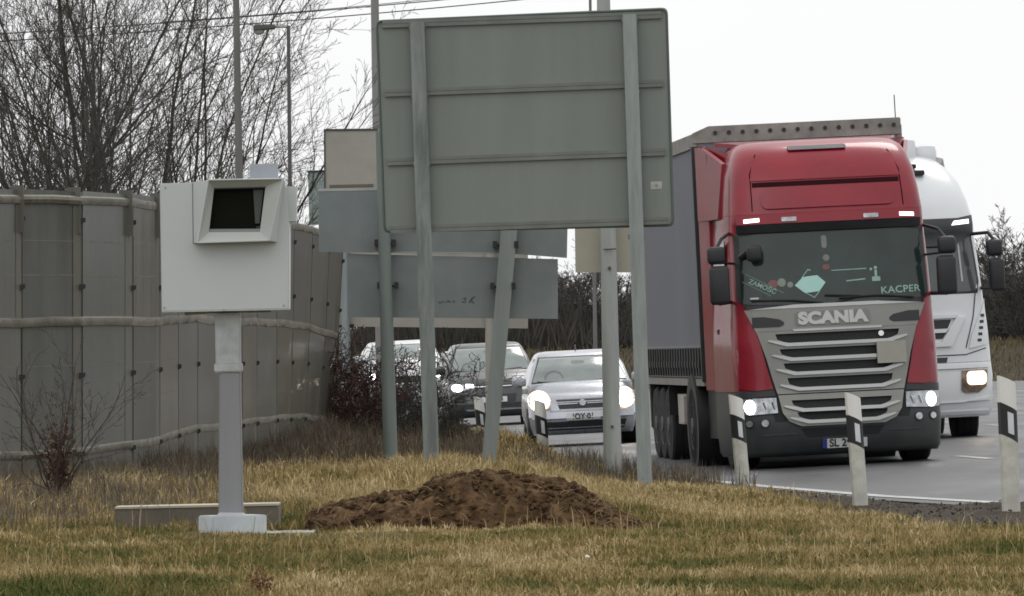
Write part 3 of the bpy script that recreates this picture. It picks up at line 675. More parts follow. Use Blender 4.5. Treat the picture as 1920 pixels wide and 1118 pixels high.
def head(t, S, poly, bulb, m_lamp, sides=(-1, 1), rz=None):
    for sg in sides:
        h = S.part('headlight', [poly if sg > 0 else mir(poly)], HEADL, t, .02, .04)
        if len(bulb) > 4: S.part('glow_halo', [disc(sg * bulb[0], bulb[1], bulb[2] * 1.32, bulb[3] * 1.25)], lamp_mat('headlight_warm_halo', (1, .62, .34), 1.5), h, .028, .02)  # added glowing disc, stands in for the orange glare round the lamp
        S.part('lit_bulb', [disc(sg * bulb[0], bulb[1], bulb[2], bulb[3] if len(bulb) > 3 else None)], m_lamp, h, .036, .02)

def cars():
    # silver hatchback close behind the trailer
    t, S, G, g = car('hatchback', 'silver blue hatchback with round warm headlights blazing, behind the thick pole', P(1097, 838, 130), .028, 1.64, 1.48, SILCAR, 'hatch')
    head(t, S, [(.50, .60), (.72, .58), (.81, .64), (.80, .86), (.70, .88), (.50, .84)], (.655, .73, .125, .13, 1), lamp_mat('headlight_blaze', (1, .86, .66), 20))
    gr = S.part('grille', [[(-.36, .60), (.36, .60), (.40, .74), (-.40, .74)]], BLACKP, t, .015, .02)
    S.part('round_badge', [disc(0, .68, .05)], LET, gr, .03, .02)
    S.part('grille_slat', [[(-.38, .66), (-.07, .66), (-.07, .675), (-.38, .675)], [(.07, .66), (.38, .66), (.38, .675), (.07, .675)]], SILCAR, gr, .02, .01)
    S.part('bumper_trim', [[(-.78, .45), (.78, .45), (.78, .55), (-.78, .55)]], SILCAR, t, .035, .05)
    S.part('bumper_strip', [[(-.46, .555), (.46, .555), (.5, .58), (-.5, .58)]], mat('pale_strip', (.55, .56, .58), .4), t, .03, .03)
    S.part('lower_intake', [[(-.62, .27), (.62, .27), (.66, .40), (-.66, .40)]], BLACKP, t, .012, .02)
    pl = S.part('number_plate', [rrect(-.26, .415, .26, .525, .01)], PLATE, t, .05, .02)
    S.text('plate_lettering', 'IOY·01', .0, .47, .12, INK, pl, .056, .002, .002, 0, 1, .95)
    mb = MB(); mb.tube([(0, 1.95, 1.47), (0, 2.1, 1.56)], .012, 6); mb.build('aerial', BLACKP, t)
    # grey crossover
    t, S, G, g = car('crossover_car', 'dark grey crossover with daytime lights on, following the silver hatchback', P(930, 800, 174), .05, 1.84, 1.72, GREYCAR, 'suv')
    head(t, S, [(.45, .80), (.70, .74), (.86, .80), (.86, .90), (.70, .90), (.45, .87)], (.74, .82, .11, .075), lamp_mat('headlight_white', (1, 1, 1), 9))
    S.part('daytime_lamp', [[(.40, .83), (.56, .82), (.56, .89), (.42, .88)], mir([(.40, .83), (.56, .82), (.56, .89), (.42, .88)])], lamp_mat('headlight_white', (1, 1, 1), 9), t, .03, .03)
    S.part('grille', [[(-.42, .45), (.42, .45), (.46, .66), (-.46, .66)], [(-.38, .80), (.38, .80), (.42, .86), (-.42, .86)]], BLACKP, t, .012, .02)
    S.part('grille_trim', [[(-.36, .815), (.36, .815), (.38, .835), (-.38, .835)]], CHROME, t, .03, .02)
    S.part('round_badge', [disc(0, .83, .07, .05)], CHROME, t, .04, .02)
    S.part('bumper_trim', [[(-.55, .335), (.55, .335), (.6, .37), (-.6, .37)]], CHROME, t, .03, .03)
    S.part('fog_lamp_recess', [[(.56, .50), (.80, .52), (.78, .66), (.60, .64)], mir([(.56, .50), (.80, .52), (.78, .66), (.60, .64)])], BLACKP, t, .012, .02)
    pl = S.part('number_plate', [rrect(-.26, .50, .26, .61, .01)], PLATE, t, .04, .02)
    S.text('plate_lettering', 'NP·124', .0, .555, .12, INK, pl, .046, .002, .002, 0, 1, .95)
    # white car behind the dark shrub
    b = P(764, 766, 190)
    t, S, G, g = car('white_car', 'white car mostly hidden behind the dark bare shrub, farthest of the three cars', b, .06, 1.78, 1.52, WHCAR, 'mpv')
    head(t, S, [(.50, .66), (.72, .64), (.86, .72), (.84, .84), (.60, .82)], (.72, .74, .075), lamp_mat('headlight_white', (1, 1, 1), 9))
    S.part('grille', [[(-.4, .58), (.4, .58), (.44, .72), (-.44, .72)]], BLACKP, t, .012, .02)
    S.part('number_plate', [rrect(-.26, .42, .26, .53, .01)], PLATE, t, .04, .02)
cars()
# ------------------------------------------------------------------ marker posts
def marker(x0, y0, x1, y1, D, wpx, label, tilt=0):
    b = P(x1, y1, D); b.z -= .12; tp = P(x0, y0, D)
    hgt = (tp - b).length; ang = math.atan2(tp.x - b.x, tp.z - b.z)
    t = thing('marker_post', label, 'marker post', b, (R(random.uniform(-1, 1)), ang, R(14)), 'white roadside marker posts', world=False)
    w_ = wpx * D / F / 2; dep = .055
    WH = mat('marker_post_white', (.76, .76, .72), .5, var=.06, scale=3); GR = mat('marker_post_dirty', (.50, .50, .44), .65, var=.18, scale=7)
    zb0 = hgt * .0; s_ = hgt / 1.12
    z1 = hgt - .44 * 1.0; z2 = hgt - .20
    sl = .07
    def slab(zl0, zr0, zl1, zr1, ww, dd, m, name, par, yo=0):
        # rounded-triangular hollow plastic section: a bowed face in front
        mb = MB(); n = 6; o = []
        for k in range(n + 1):
            u = -1 + 2 * k / n; y = -dd * (1 - .75 * u * u) + yo
            f = (u + 1) / 2; mb.v.append((u * ww, y, zl0 * (1 - f) + zr0 * f)); mb.v.append((u * ww, y, zl1 * (1 - f) + zr1 * f))
        for k in range(n): mb.f.append((2 * k, 2 * k + 2, 2 * k + 3, 2 * k + 1))
        m0 = len(mb.v); mb.v += [(-ww, dd, zl0), (-ww, dd, zl1), (ww, dd, zr0), (ww, dd, zr1)]
        mb.f += [(m0, 0, 1, m0 + 1), (2 * n, m0 + 2, m0 + 3, 2 * n + 1), (m0 + 2, m0, m0 + 1, m0 + 3), tuple([2 * k + 1 for k in range(n + 1)] + [m0 + 3, m0 + 1]), tuple([2 * k for k in range(n + 1)][::-1] + [m0, m0 + 2])]
        return mb.build(name, m, par, True, 30)
    slab(0, 0, z1, z1 - sl, w_, dep, GR if hgt > 0 else WH, 'shaft', t)
    slab(z1 + .001, z1 - sl + .001, z2, z2 - sl, w_ + .002, dep + .002, mat('marker_black_band', (.015, .015, .017), .5), 'black_band', t)
    slab(z2 + .001, z2 - sl + .001, hgt, hgt - sl * .85, w_, dep, WH, 'cap', t)
    mb = MB(); a = (z1 + z2) / 2 - sl / 2
    mb.prism([(-.022, -dep - .006, a - .075), (.022, -dep - .006, a - .095), (.022, -dep - .006, a + .065), (-.022, -dep - .006, a + .085)], (0, .012, 0)); mb.build('reflector', mat('reflector_white', (.62, .63, .65), .25), t)
    return t
marker(1603 - 4, 735, 1616, 948, 75, 26, 'middle white marker post with black band in front of the red lorry bumper')
marker(1380, 739, 1397, 925, 86.5, 24, 'white marker post with black band beside the left headlight of the red lorry')
marker(1887, 704, 1898, 955, 64, 31, 'tallest white marker post with black band at the right edge of the verge')
marker(1012, 748, 1022, 862, 108, 20, 'small marker post in front of the silver hatchback headlight')
marker(897, 742, 908, 835, 128, 17, 'small distant marker post between shrub and leaning sign post')

# ------------------------------------------------------------------ speed camera (pixels measured on it give its own size)
def speed_camera():
    D = 57.8; b = P(435, 1000, D); k = D / F
    t = thing('speed_camera', 'pale grey boxy speed camera with a dark hooded window on a square steel post', 'speed camera', b, (0, R(.25), 0), world=False)
    Rr = CAMR
    def L(px, py, y=0.0):
        p = P(px, py, D); return Vector((p.x - b.x, y, p.z - b.z))
    def poly(pts, y): return [L(x, z, y) for x, z in pts]
    mb = MB()
    bm = bmesh.new()
    body = [(299, 346), (532, 338), (541, 415), (541, 581), (304, 587)]
    a = poly(body, -.22); vs = [bm.verts.new(p) for p in a]; f = bm.faces.new(vs)
    r = bmesh.ops.extrude_face_region(bm, geom=[f]); bmesh.ops.translate(bm, vec=(0, .5, 0), verts=[g for g in r['geom'] if isinstance(g, bmesh.types.BMVert)])
    bmesh.ops.recalc_face_normals(bm, faces=bm.faces[:]); bmesh.ops.bevel(bm, geom=bm.edges[:], offset=.006, segments=2, affect='EDGES')
    mb.bm(bm); box = mb.build('housing', WHITE_CAB, t, True, 30)
    mb = MB(); mb.prism(poly([(500, 349), (553, 350), (553, 415), (500, 417)], -.10), (0, .36, 0)); mb.build('side_door', WHITE_CAB, box)
    mb = MB(); mb.prism(poly([(465, 308), (517, 306), (518, 345), (466, 345)], .0), (0, .18, 0)); mb.build('top_cap', mat('cap_blue_grey', (.33, .36, .40), .5), t)
    # hood: outer funnel from the box to its lip
    back = [(361, 343), (531, 338), (519, 455), (363, 457)]; frnt = [(391, 340), (530, 337), (505, 452), (371, 457)]; inn = [(401, 355), (497, 352), (487, 436), (392, 437)]
    B = poly(back, -.221); Fr = poly(frnt, -.34); In0 = poly(inn, -.27); 
    mb = MB(); mb.add(B + Fr, [(0, 1, 5, 4), (1, 2, 6, 5), (2, 3, 7, 6), (3, 0, 4, 7)]); hood = mb.build('hood', WHITE_CAB, box)
    mb = MB(); mb.add(Fr + In0, [(0, 1, 5, 4), (1, 2, 6, 5), (2, 3, 7, 6), (3, 0, 4, 7)]); mb.build('hood_funnel', WHITE_CAB2, hood)
    # thin rolled lip round the hood mouth
    mb = MB()
    for i in range(4): mb.tube([Fr[i] + Vector((0, -.004, 0)), Fr[(i + 1) % 4] + Vector((0, -.004, 0))], .006, 6)
    lw = poly([(363, 453), (372, 458), (512, 453), (505, 447)], -.345); mb.build('hood_lip', WHITE_CAB, hood, True)
    # window cavity
    In1 = [p + Vector((0, .03, 0)) for p in In0]
    mb = MB(); mb.add(In0 + [p + Vector((0, .045, 0)) for p in In0], [(0, 1, 5, 4), (1, 2, 6, 5), (2, 3, 7, 6), (3, 0, 4, 7), (4, 5, 6, 7)])
    mb.build('window_recess', mat('recess_painted_dark', (.008, .009, .006), .9, spec=.1), box)  # near-black colour stands in for the shade of a deeper cavity
    mb = MB(); mb.prism(poly([(394, 431), (488, 430), (487, 436), (392, 437)], -.268), (0, .04, 0)); mb.build('window_sill', mat('sill_grey', (.22, .25, .25), .5), box)
    mb = MB(); mb.prism(poly([(474, 357), (493, 357), (486, 420), (478, 420)], -.235), (0, .01, 0)); mb.build('inner_bracket', mat('bracket_grey', (.07, .075, .065), .6), box)
    mb = MB(); mb.prism(poly([(480, 426), (487, 424), (486, 436), (480, 436)], -.262), (0, .02, 0)); mb.build('inner_latch', BLACKP, box)
    mb = MB(); mb.prism(poly([(398, 353), (500, 350), (499, 354), (399, 357)], -.272), (0, .03, 0)); mb.build('window_gasket', BLACKP, box)
    for (x, z) in ((310, 354), (309, 578), (532, 573), (420, 582)):
        q = L(x, z, -.223); mb = MB(); mb.lathe([(.006, 0), (.005, -.004)], 'y', tuple(q), 8); mb.build('screw', GALV, box)
    mb = MB(); mb.prism(poly([(359.6, 345), (361.2, 345), (363, 458), (361.4, 458)], -.2225), (0, .002, 0)); mb.build('panel_seam', mat('seam_grey', (.16, .17, .17), .7), box)
    mb = MB(); mb.prism(poly([(306, 583), (539, 577), (541, 581), (304, 587)], -.2235), (0, .003, 0)); mb.build('lower_fold', mat('fold_grey', (.40, .42, .41), .6), box)
    # the housing face stays uncut behind the hood; the recess colour supplies the darkness
    # post
    PM = mat('post_grey_paint', (.235, .24, .248), .5, .1, var=.07, scale=2, streak=True)
    NK = mat('neck_zinc', (.42, .44, .44), .45, .4, var=.22, scale=6)
    def sq(p0, p1, hw0, hw1, m, name, bev=.008, par=t):
        a, c = L(*p0), L(*p1); mb = MB(); bm = bmesh.new(); bmesh.ops.create_cube(bm, size=1)
        for v in bm.verts:
            top = v.co.z > 0; q, hw = (c, hw1) if top else (a, hw0)
            v.co = Vector((q.x + v.co.x * 2 * hw, v.co.y * 2 * min(hw, .085 if name != 'base_plinth' else hw), q.z))
        bmesh.ops.bevel(bm, geom=bm.edges[:], offset=bev, segments=2, affect='EDGES'); mb.bm(bm); return mb.build(name, m, par, True, 30)
    post = sq((433, 968), (430, 697), .083, .071, PM, 'post')
    sq((427, 684), (425, 588), .084, .085, NK, 'neck')
    sq((427.5, 698), (427, 680), .095, .095, NK, 'collar')
    mb = MB(); mb.prism(poly([(345, 592), (390, 588), (470, 586), (505, 585), (505, 581), (345, 584)], -.05), (0, .2, 0)); mb.build('mounting_plate', mat('plate_zinc', (.35, .33, .28), .6, var=.3), t)
    bl = sq((436, 1001), (436, 966), .19, .19, mat('plinth_pale', (.46, .50, .52), .6, var=.1, scale=5), 'base_plinth')
    bl.rotation_euler = (0, 0, 0)
    # a second, slanting face: the plinth stands turned to the left
    c, s_ = math.cos(R(17)), math.sin(R(17))
    for v in bl.data.vertices: x, y = v.co.x, v.co.y; v.co.x, v.co.y = x * c - y * s_, x * s_ + y * c
    mb = MB(); mb.prism(poly([(404, 968), (462, 968), (455, 961), (412, 961)], -.09), (0, .18, 0)); mb.build('weld_skirt', mat('weld_pale', (.5, .5, .52), .5), t)
    mb = MB(); mb.tube([L(480, 968, -.235), L(477, 998, -.235)], .002, 5); mb.build('plinth_crack', mat('crack', (.10, .12, .12), .8), t)
    # slab
    s0 = thing('concrete_slab', 'thin pale concrete slab under the speed camera plinth', 'concrete slab', P(455, 1003, D), world=True)
    c0 = P(350, 1003, D - .35); c1 = P(588, 998, D - .35)
    mb = MB(); mb.prism([c0, c1, c1 + Vector((0, .9, 0)), c0 + Vector((0, .9, 0))], (0, 0, -.05)); 
    mb.build('slab', mat('slab_concrete', (.30, .28, .22), .85, var=.3, scale=6), s0)
    Df = D + 1.1
    c = [P(215, 953, Df), P(522, 946, Df), P(522, 992, Df), P(215, 998, Df)]
    f0 = thing('concrete_footing', 'low grey brown concrete footing wall behind the speed camera plinth', 'concrete footing', P(370, 995, Df), world=True)
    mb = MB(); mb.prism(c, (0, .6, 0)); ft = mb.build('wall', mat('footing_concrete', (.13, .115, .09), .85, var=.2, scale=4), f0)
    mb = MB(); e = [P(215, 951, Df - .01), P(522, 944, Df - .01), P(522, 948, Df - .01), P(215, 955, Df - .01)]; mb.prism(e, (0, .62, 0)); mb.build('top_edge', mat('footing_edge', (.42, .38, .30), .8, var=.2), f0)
speed_camera()

# ------------------------------------------------------------------ signs seen from the back
def post(mb, a, b, hw, D=None, n=4, depth=None):
    """box-section or round post from pixel a (top) to pixel b (foot), hw in pixels (top, foot)"""
    (x0, y0, D0), (x1, y1, D1) = a, b
    A, B_ = P(x0, y0, D0), P(x1, y1, D1); B_ = B_ + (B_ - A).normalized() * .25
    r0, r1 = hw[0] * D0 / F, hw[1] * D1 / F
    if n == 4:
        d = depth or r0
        vs = []
        for q, r in ((B_, r1), (A, r0)):
            vs += [q + Vector((-r, -d, 0)), q + Vector((r, -d, 0)), q + Vector((r, d, 0)), q + Vector((-r, d, 0))]
        mb.add(vs, [(0, 3, 2, 1), (4, 5, 6, 7), (0, 1, 5, 4), (1, 2, 6, 5), (2, 3, 7, 6), (3, 0, 4, 7)])
    else: mb.tube([B_, A], [r1, r0], n)
def board(mb, pts, D, th=.03):
    mb.prism([P(x, y, D) for x, y in pts], (0, th, 0))
def rpoly(pts, r=8, n=4):
    out = []
    for i in range(len(pts)):
        p0, p1, p2 = Vector(pts[i - 1]), Vector(pts[i]), Vector(pts[(i + 1) % len(pts)])
        a = p1 + (p0 - p1).normalized() * r; c = p1 + (p2 - p1).normalized() * r
        for k in range(n + 1):
            t = k / n; q = a * (1 - t) ** 2 + p1 * 2 * t * (1 - t) + c * t * t; out.append((q.x, q.y))
    return out

def big_sign():
    D = 78; b = P(1000, 890, D)
    t = thing('road_sign', 'large grey green road sign seen from behind with four cross rails and two posts', 'road sign', (b.x, b.y, .2), group='road signs seen from the back')
    mb = MB(); board(mb, rpoly([(704, 38), (1252, 14), (1265, 425), (719, 437)], 12), D, .025); pn = mb.build('panel', ALU_BACK, t)
    # folded rim
    mb = MB(); ps = [P(x, y, D - .006) for x, y in rpoly([(706, 40), (1250, 17), (1262, 423), (721, 435)], 12)]
    mb.tube(ps + [ps[0]], .011, 6); mb.build('folded_rim', mat('rim_dark_green', (.10, .13, .115), .5, .3), pn, True)
    # rails
    for (xa, ya, xb, yb) in ((717, 46, 1240, 28), (722, 175, 1243, 156), (727, 304, 1247, 285), (732, 431, 1252, 414)):
        mb = MB()
        for dy, r in ((-4, 3.1), (3.2, 3.4)):
            a, c = P(xa, ya + dy, D - .03), P(xb, yb + dy, D - .03); k = r * D / F
            mb.prism([a + Vector((0, 0, -k)), c + Vector((0, 0, -k)), c + Vector((0, 0, k)), a + Vector((0, 0, k))], (0, .03, 0))
        a, c = P(xa, ya, D - .012), P(xb, yb, D - .012); k = 5 * D / F
        mb.prism([a + Vector((0, 0, -k)), c + Vector((0, 0, -k)), c + Vector((0, 0, k)), a + Vector((0, 0, k))], (0, .012, 0))
        mb.build('cross_rail', mat('rail_aluminium', (.17, .185, .165), .45, .5, var=.15), t)
    for (a, f, hw, m_) in (((782, 42, D - .09), (809, 868, D - .09), (13.5, 14.5), GALV_OLD), ((1180, 27, D - .09), (1209, 905, D - .09), (13, 13.5), GALV)):
        mb = MB(); post(mb, a, f, hw, depth=.05); p = mb.build('post', m_, t)
        mb = MB()   # clamps
        for q in (.0, .155, .31, .465):
            x = a[0] + (f[0] - a[0]) * (q + .01); y = a[1] + (f[1] - a[1]) * (q + .01) 
            c0 = P(x - 16, y - 4, D - .10); c1 = P(x + 16, y + 4, D - .10); mb.box((c0.x, D - .06, c1.z), (c1.x, D - .03, c0.z))
        mb.build('clamp', GALV_OLD, p)
    mb = MB(); board(mb, [(1220, 341), (1241, 340), (1241, 354), (1220, 355)], D - .003, .003); st = mb.build('sticker', mat('sticker_white', (.42, .43, .40), .6, var=.2, scale=30), pn)
    mb = MB(); board(mb, [(1227, 349), (1231, 344), (1235, 349), (1231, 352)], D - .005, .002); mb.build('sticker_print', GALV_OLD, st)
big_sign()

def mid_sign():
    D = 84; b = P(830, 870, D)
    t = thing('road_sign', 'two blue grey sign backs one above the other on a straight and a leaning post', 'road sign', (b.x, b.y, .25), group='road signs seen from the back')
    mb = MB(); board(mb, [(597, 358), (735, 352), (1064, 418), (1063, 483), (960, 478), (735, 474), (598, 473)], D, .02)
    mb = MB(); board(mb, [(597, 358), (1066, 338), (1063, 484), (960, 476), (598, 473)], D, .02); mb.build('upper_panel', ALU_BLUE, t)
    mb = MB(); board(mb, [(650, 476), (1046, 486), (1046, 598), (652, 595)], D + .03, .02); lp = mb.build('lower_panel', ALU_BLUE, t)
    mb = MB(); board(mb, [(596, 354), (708, 352), (708, 357), (596, 359)], D - .004, .01); board(mb, [(700, 472), (950, 474), (950, 475.3), (700, 473.3)], D - .004, .01); mb.build('panel_edge', mat('edge_light', (.38, .40, .38), .5, .2), t)
    # faint scribble on the lower panel
    mb = MB()
    for pts in ([(822, 566), (826, 568), (831, 564)], [(835, 567), (840, 564), (846, 566)], [(850, 563), (853, 567)], [(868, 560), (873, 558), (871, 567), (866, 566)], [(880, 568), (885, 558), (890, 556), (883, 563), (889, 569)]):
        mb.tube([P(x, y, D + .026) for x, y in pts], .005, 5)
    mb.build('scribble', mat('scribble_grey', (.10, .12, .12), .7), lp)
    mb = MB(); post(mb, (715, 246, D - .17), (733, 885, D - .17), (11, 14), n=14); p1 = mb.build('post', mat('post_green_grey', (.17, .20, .185), .6, .15, var=.12, scale=3, streak=True), t, True)
    mb = MB(); post(mb, (966, 300, D - .09), (917, 862, D - .09), (16, 13), depth=.05)
    mb.v = mb.v; p2 = mb.build('post', mat('pale_leaning_post', (.23, .255, .245), .55, .2, var=.12, streak=True), t)
    p2['label'] = 'post leaning over to the right'
    for (x, y, par, wd) in ((722, 457, p1, 20), (727, 537, p1, 20), (948, 460, p2, 24), (943, 538, p2, 24)):
        mb = MB(); a, c = P(x - wd, y, D - .1), P(x + wd, y, D - .1); mb.tube([a, c], .012, 6)
        for s_ in (-1, 1):
            e = P(x + s_ * (wd - 4), y - 4, D - .13); mb.box((e.x - .02, D - .16, e.z - .045), (e.x + .02, D - .01, e.z + .02))
        mb.build('clamp', DARKM, par)
mid_sign()

def far_signs():
    D = 108; b = P(800, 790, D)
    t = thing('road_sign', 'beige backed road sign behind the blue grey panels, its foot in the shrub', 'road sign', (b.x, b.y, .3), group='road signs seen from the back')
    mb = MB(); board(mb, [(609, 244), (990, 238), (990, 616), (612, 612)], D, .03); mb.build('panel', BEIGE, t)
    mb = MB(); board(mb, [(608, 242), (708, 241), (708, 245), (608, 246)], D - .01, .03); board(mb, [(607, 242), (610, 242), (612, 600), (609, 600)], D - .012, .03); mb.build('panel_edge', mat('edge_dark', (.06, .06, .055), .5), t)
    mb = MB(); board(mb, [(618, 352), (700, 350), (700, 345), (618, 347)], D - .012, .03); mb.build('panel_joint', mat('joint_brown', (.13, .11, .09), .7), t)
    for (a, f, hw, m_) in (((647, 470, D - .1), (650, 800, D - .1), (8.5, 9.5), mat('blueish_post', (.26, .30, .31), .5, .2, var=.15, streak=True)), ((920, 470, D - .1), (921, 850, D - .1), (11, 10), BEIGE)):
        mb = MB(); post(mb, a, f, hw, n=12); mb.build('post', m_, t, True)
    mb = MB(); a = P(636, 612, D - .12); c = P(664, 610, D - .12); mb.tube([a, c], .018, 6); mb.build('clamp', DARKM, t)
    D = 130
    t = thing('road_sign', 'small pale green sign back peeping out left of the blue grey panel', 'road sign', (P(640, 740, D).x, D, .35), group='road signs seen from the back')
    mb = MB(); board(mb, [(577, 323), (690, 320), (690, 420), (580, 422)], D, .02); mb.build('panel', ALU_PALE, t)
    mb = MB(); board(mb, [(576, 320), (609, 319), (609, 323), (576, 324)], D - .01, .02); mb.build('panel_edge', mat('edge_dark', (.06, .06, .055), .5), t)
    mb = MB(); post(mb, (640, 330, D + .1), (642, 730, D + .1), (6, 6), n=10); mb.build('post', GALV, t)
    # thick pole with a beige sign behind it
    D = 93.6
    t = thing('sign_pole', 'thick tall pale pole carrying a beige sign, rising behind the large sign', 'sign pole', P(1149, 885, D), group='road signs seen from the back')
    mb = MB(); post(mb, (1131, -25, D), (1149, 885, D), (12.5, 17.5), n=20); mb.build('pole', mat('tall_pole_grey', (.33, .35, .33), .6, .1, var=.13, scale=3, streak=True), t, True)
    mb = MB(); board(mb, [(1077, 360), (1196, 356), (1194, 511), (1079, 511)], D + .16, .02); mb.build('panel', mat('sign_back_sand', (.36, .34, .275), .65, var=.06), t)
    mb = MB(); mb.tube([P(1131, 468, D - .12), P(1155, 467, D - .12)], .008, 5); mb.lathe([(.02, 0), (.02, .03)], 'y', tuple(P(1143, 503, D - .12)), 8); mb.lathe([(.016, 0), (.016, .03)], 'y', tuple(P(1148, 800, D - .125)), 8); mb.build('bolt', mat('rust', (.12, .07, .045), .8), t)
far_signs()

# ------------------------------------------------------------------ street poles and wires
def poles():
    D = 108
    t = thing('utility_pole', 'plain grey pole rising behind the speed camera box', 'pole', P(455, 720, D), group='tall poles beyond the barrier')
    mb = MB(); post(mb, (442, -40, D), (455, 700, D), (6, 8.5), n=14); mb.build('pole', mat('pole_grey', (.15, .15, .145), .7, var=.15, streak=True), t, True)
    D = 140
    t = thing('utility_pole', 'pale grey pole running up along the left edge of the large sign', 'pole', P(712, 760, D), group='tall poles beyond the barrier')
    mb = MB(); post(mb, (702, -40, D), (715, 770, D), (7.5, 9.5), n=14); mb.build('pole', mat('pole_pale', (.24, .24, .235), .7, var=.12, streak=True), t, True)
    D = 190
    t = thing('utility_pole', 'thin dark pole top showing above the large sign', 'pole', P(1118, 760, D), group='tall poles beyond the barrier')
    mb = MB(); post(mb, (1106, -40, D), (1118, 770, D), (2.6, 4), n=10); mb.build('pole', mat('pole_grey', (.15, .15, .145), .7), t, True)
    D = 109
    t = thing('street_lamp', 'thin street lamp with one arm pointing left above the bare trees', 'street lamp', P(548, 730, D))
    mb = MB(); post(mb, (540.5, 48, D), (548, 730, D), (3.2, 5), n=12); mb.build('pole', mat('lamp_pole_dark', (.10, .10, .098), .7), t, True)
    mb = MB(); mb.tube([P(542, 51, D), P(530, 50.5, D), P(510, 51, D)], .014, 8); mb.build('arm', GALV, t)
    bm = bmesh.new(); bmesh.ops.create_cube(bm, size=1); a, c = P(475, 58, D), P(518, 47, D)
    for v in bm.verts:
        f = .5 + v.co.x; v.co = Vector((a.x + (c.x - a.x) * f, D + v.co.y * .14, (a.z + c.z) / 2 + v.co.z * (.085 - .03 * f) + .01 * f))
    bmesh.ops.bevel(bm, geom=bm.edges[:], offset=.015, segments=3, affect='EDGES'); mb = MB(); mb.bm(bm); mb.build('lamp_head', mat('lamp_head_dark', (.09, .09, .085), .6), t, True)
    mb = MB(); q = P(486, 59, D); mb.lathe([(.015, -.045), (.055, -.03), (.075, .01)], 'z', tuple(q), 14); mb.build('lamp_lens', mat('lamp_lens_grey', (.35, .36, .36), .3), t, True)
    WM = mat('cable_black', (.06, .06, .06), .7)
    for i, (a, b, lab) in enumerate((((-40, 66), (1240, -42), 'upper overhead cable crossing the sky at left'), ((-40, 80), (1240, -28), 'lower overhead cable crossing the sky at left'), ((300, 42), (1300, -60), 'thinnest overhead cable, faint above the others'))):
        D = 150 + 3 * i; pts = []
        for k in range(25):
            f = k / 24; pts.append(P(a[0] + (b[0] - a[0]) * f, a[1] + (b[1] - a[1]) * f + 14 * 4 * f * (1 - f) * .6, D + 10 * f))
        mb = MB(); mb.tube(pts, .011 if i < 2 else .007, 5); o = mb.build('overhead_cable', WM); tag(o, lab, 'cable', 'overhead cables')
poles()

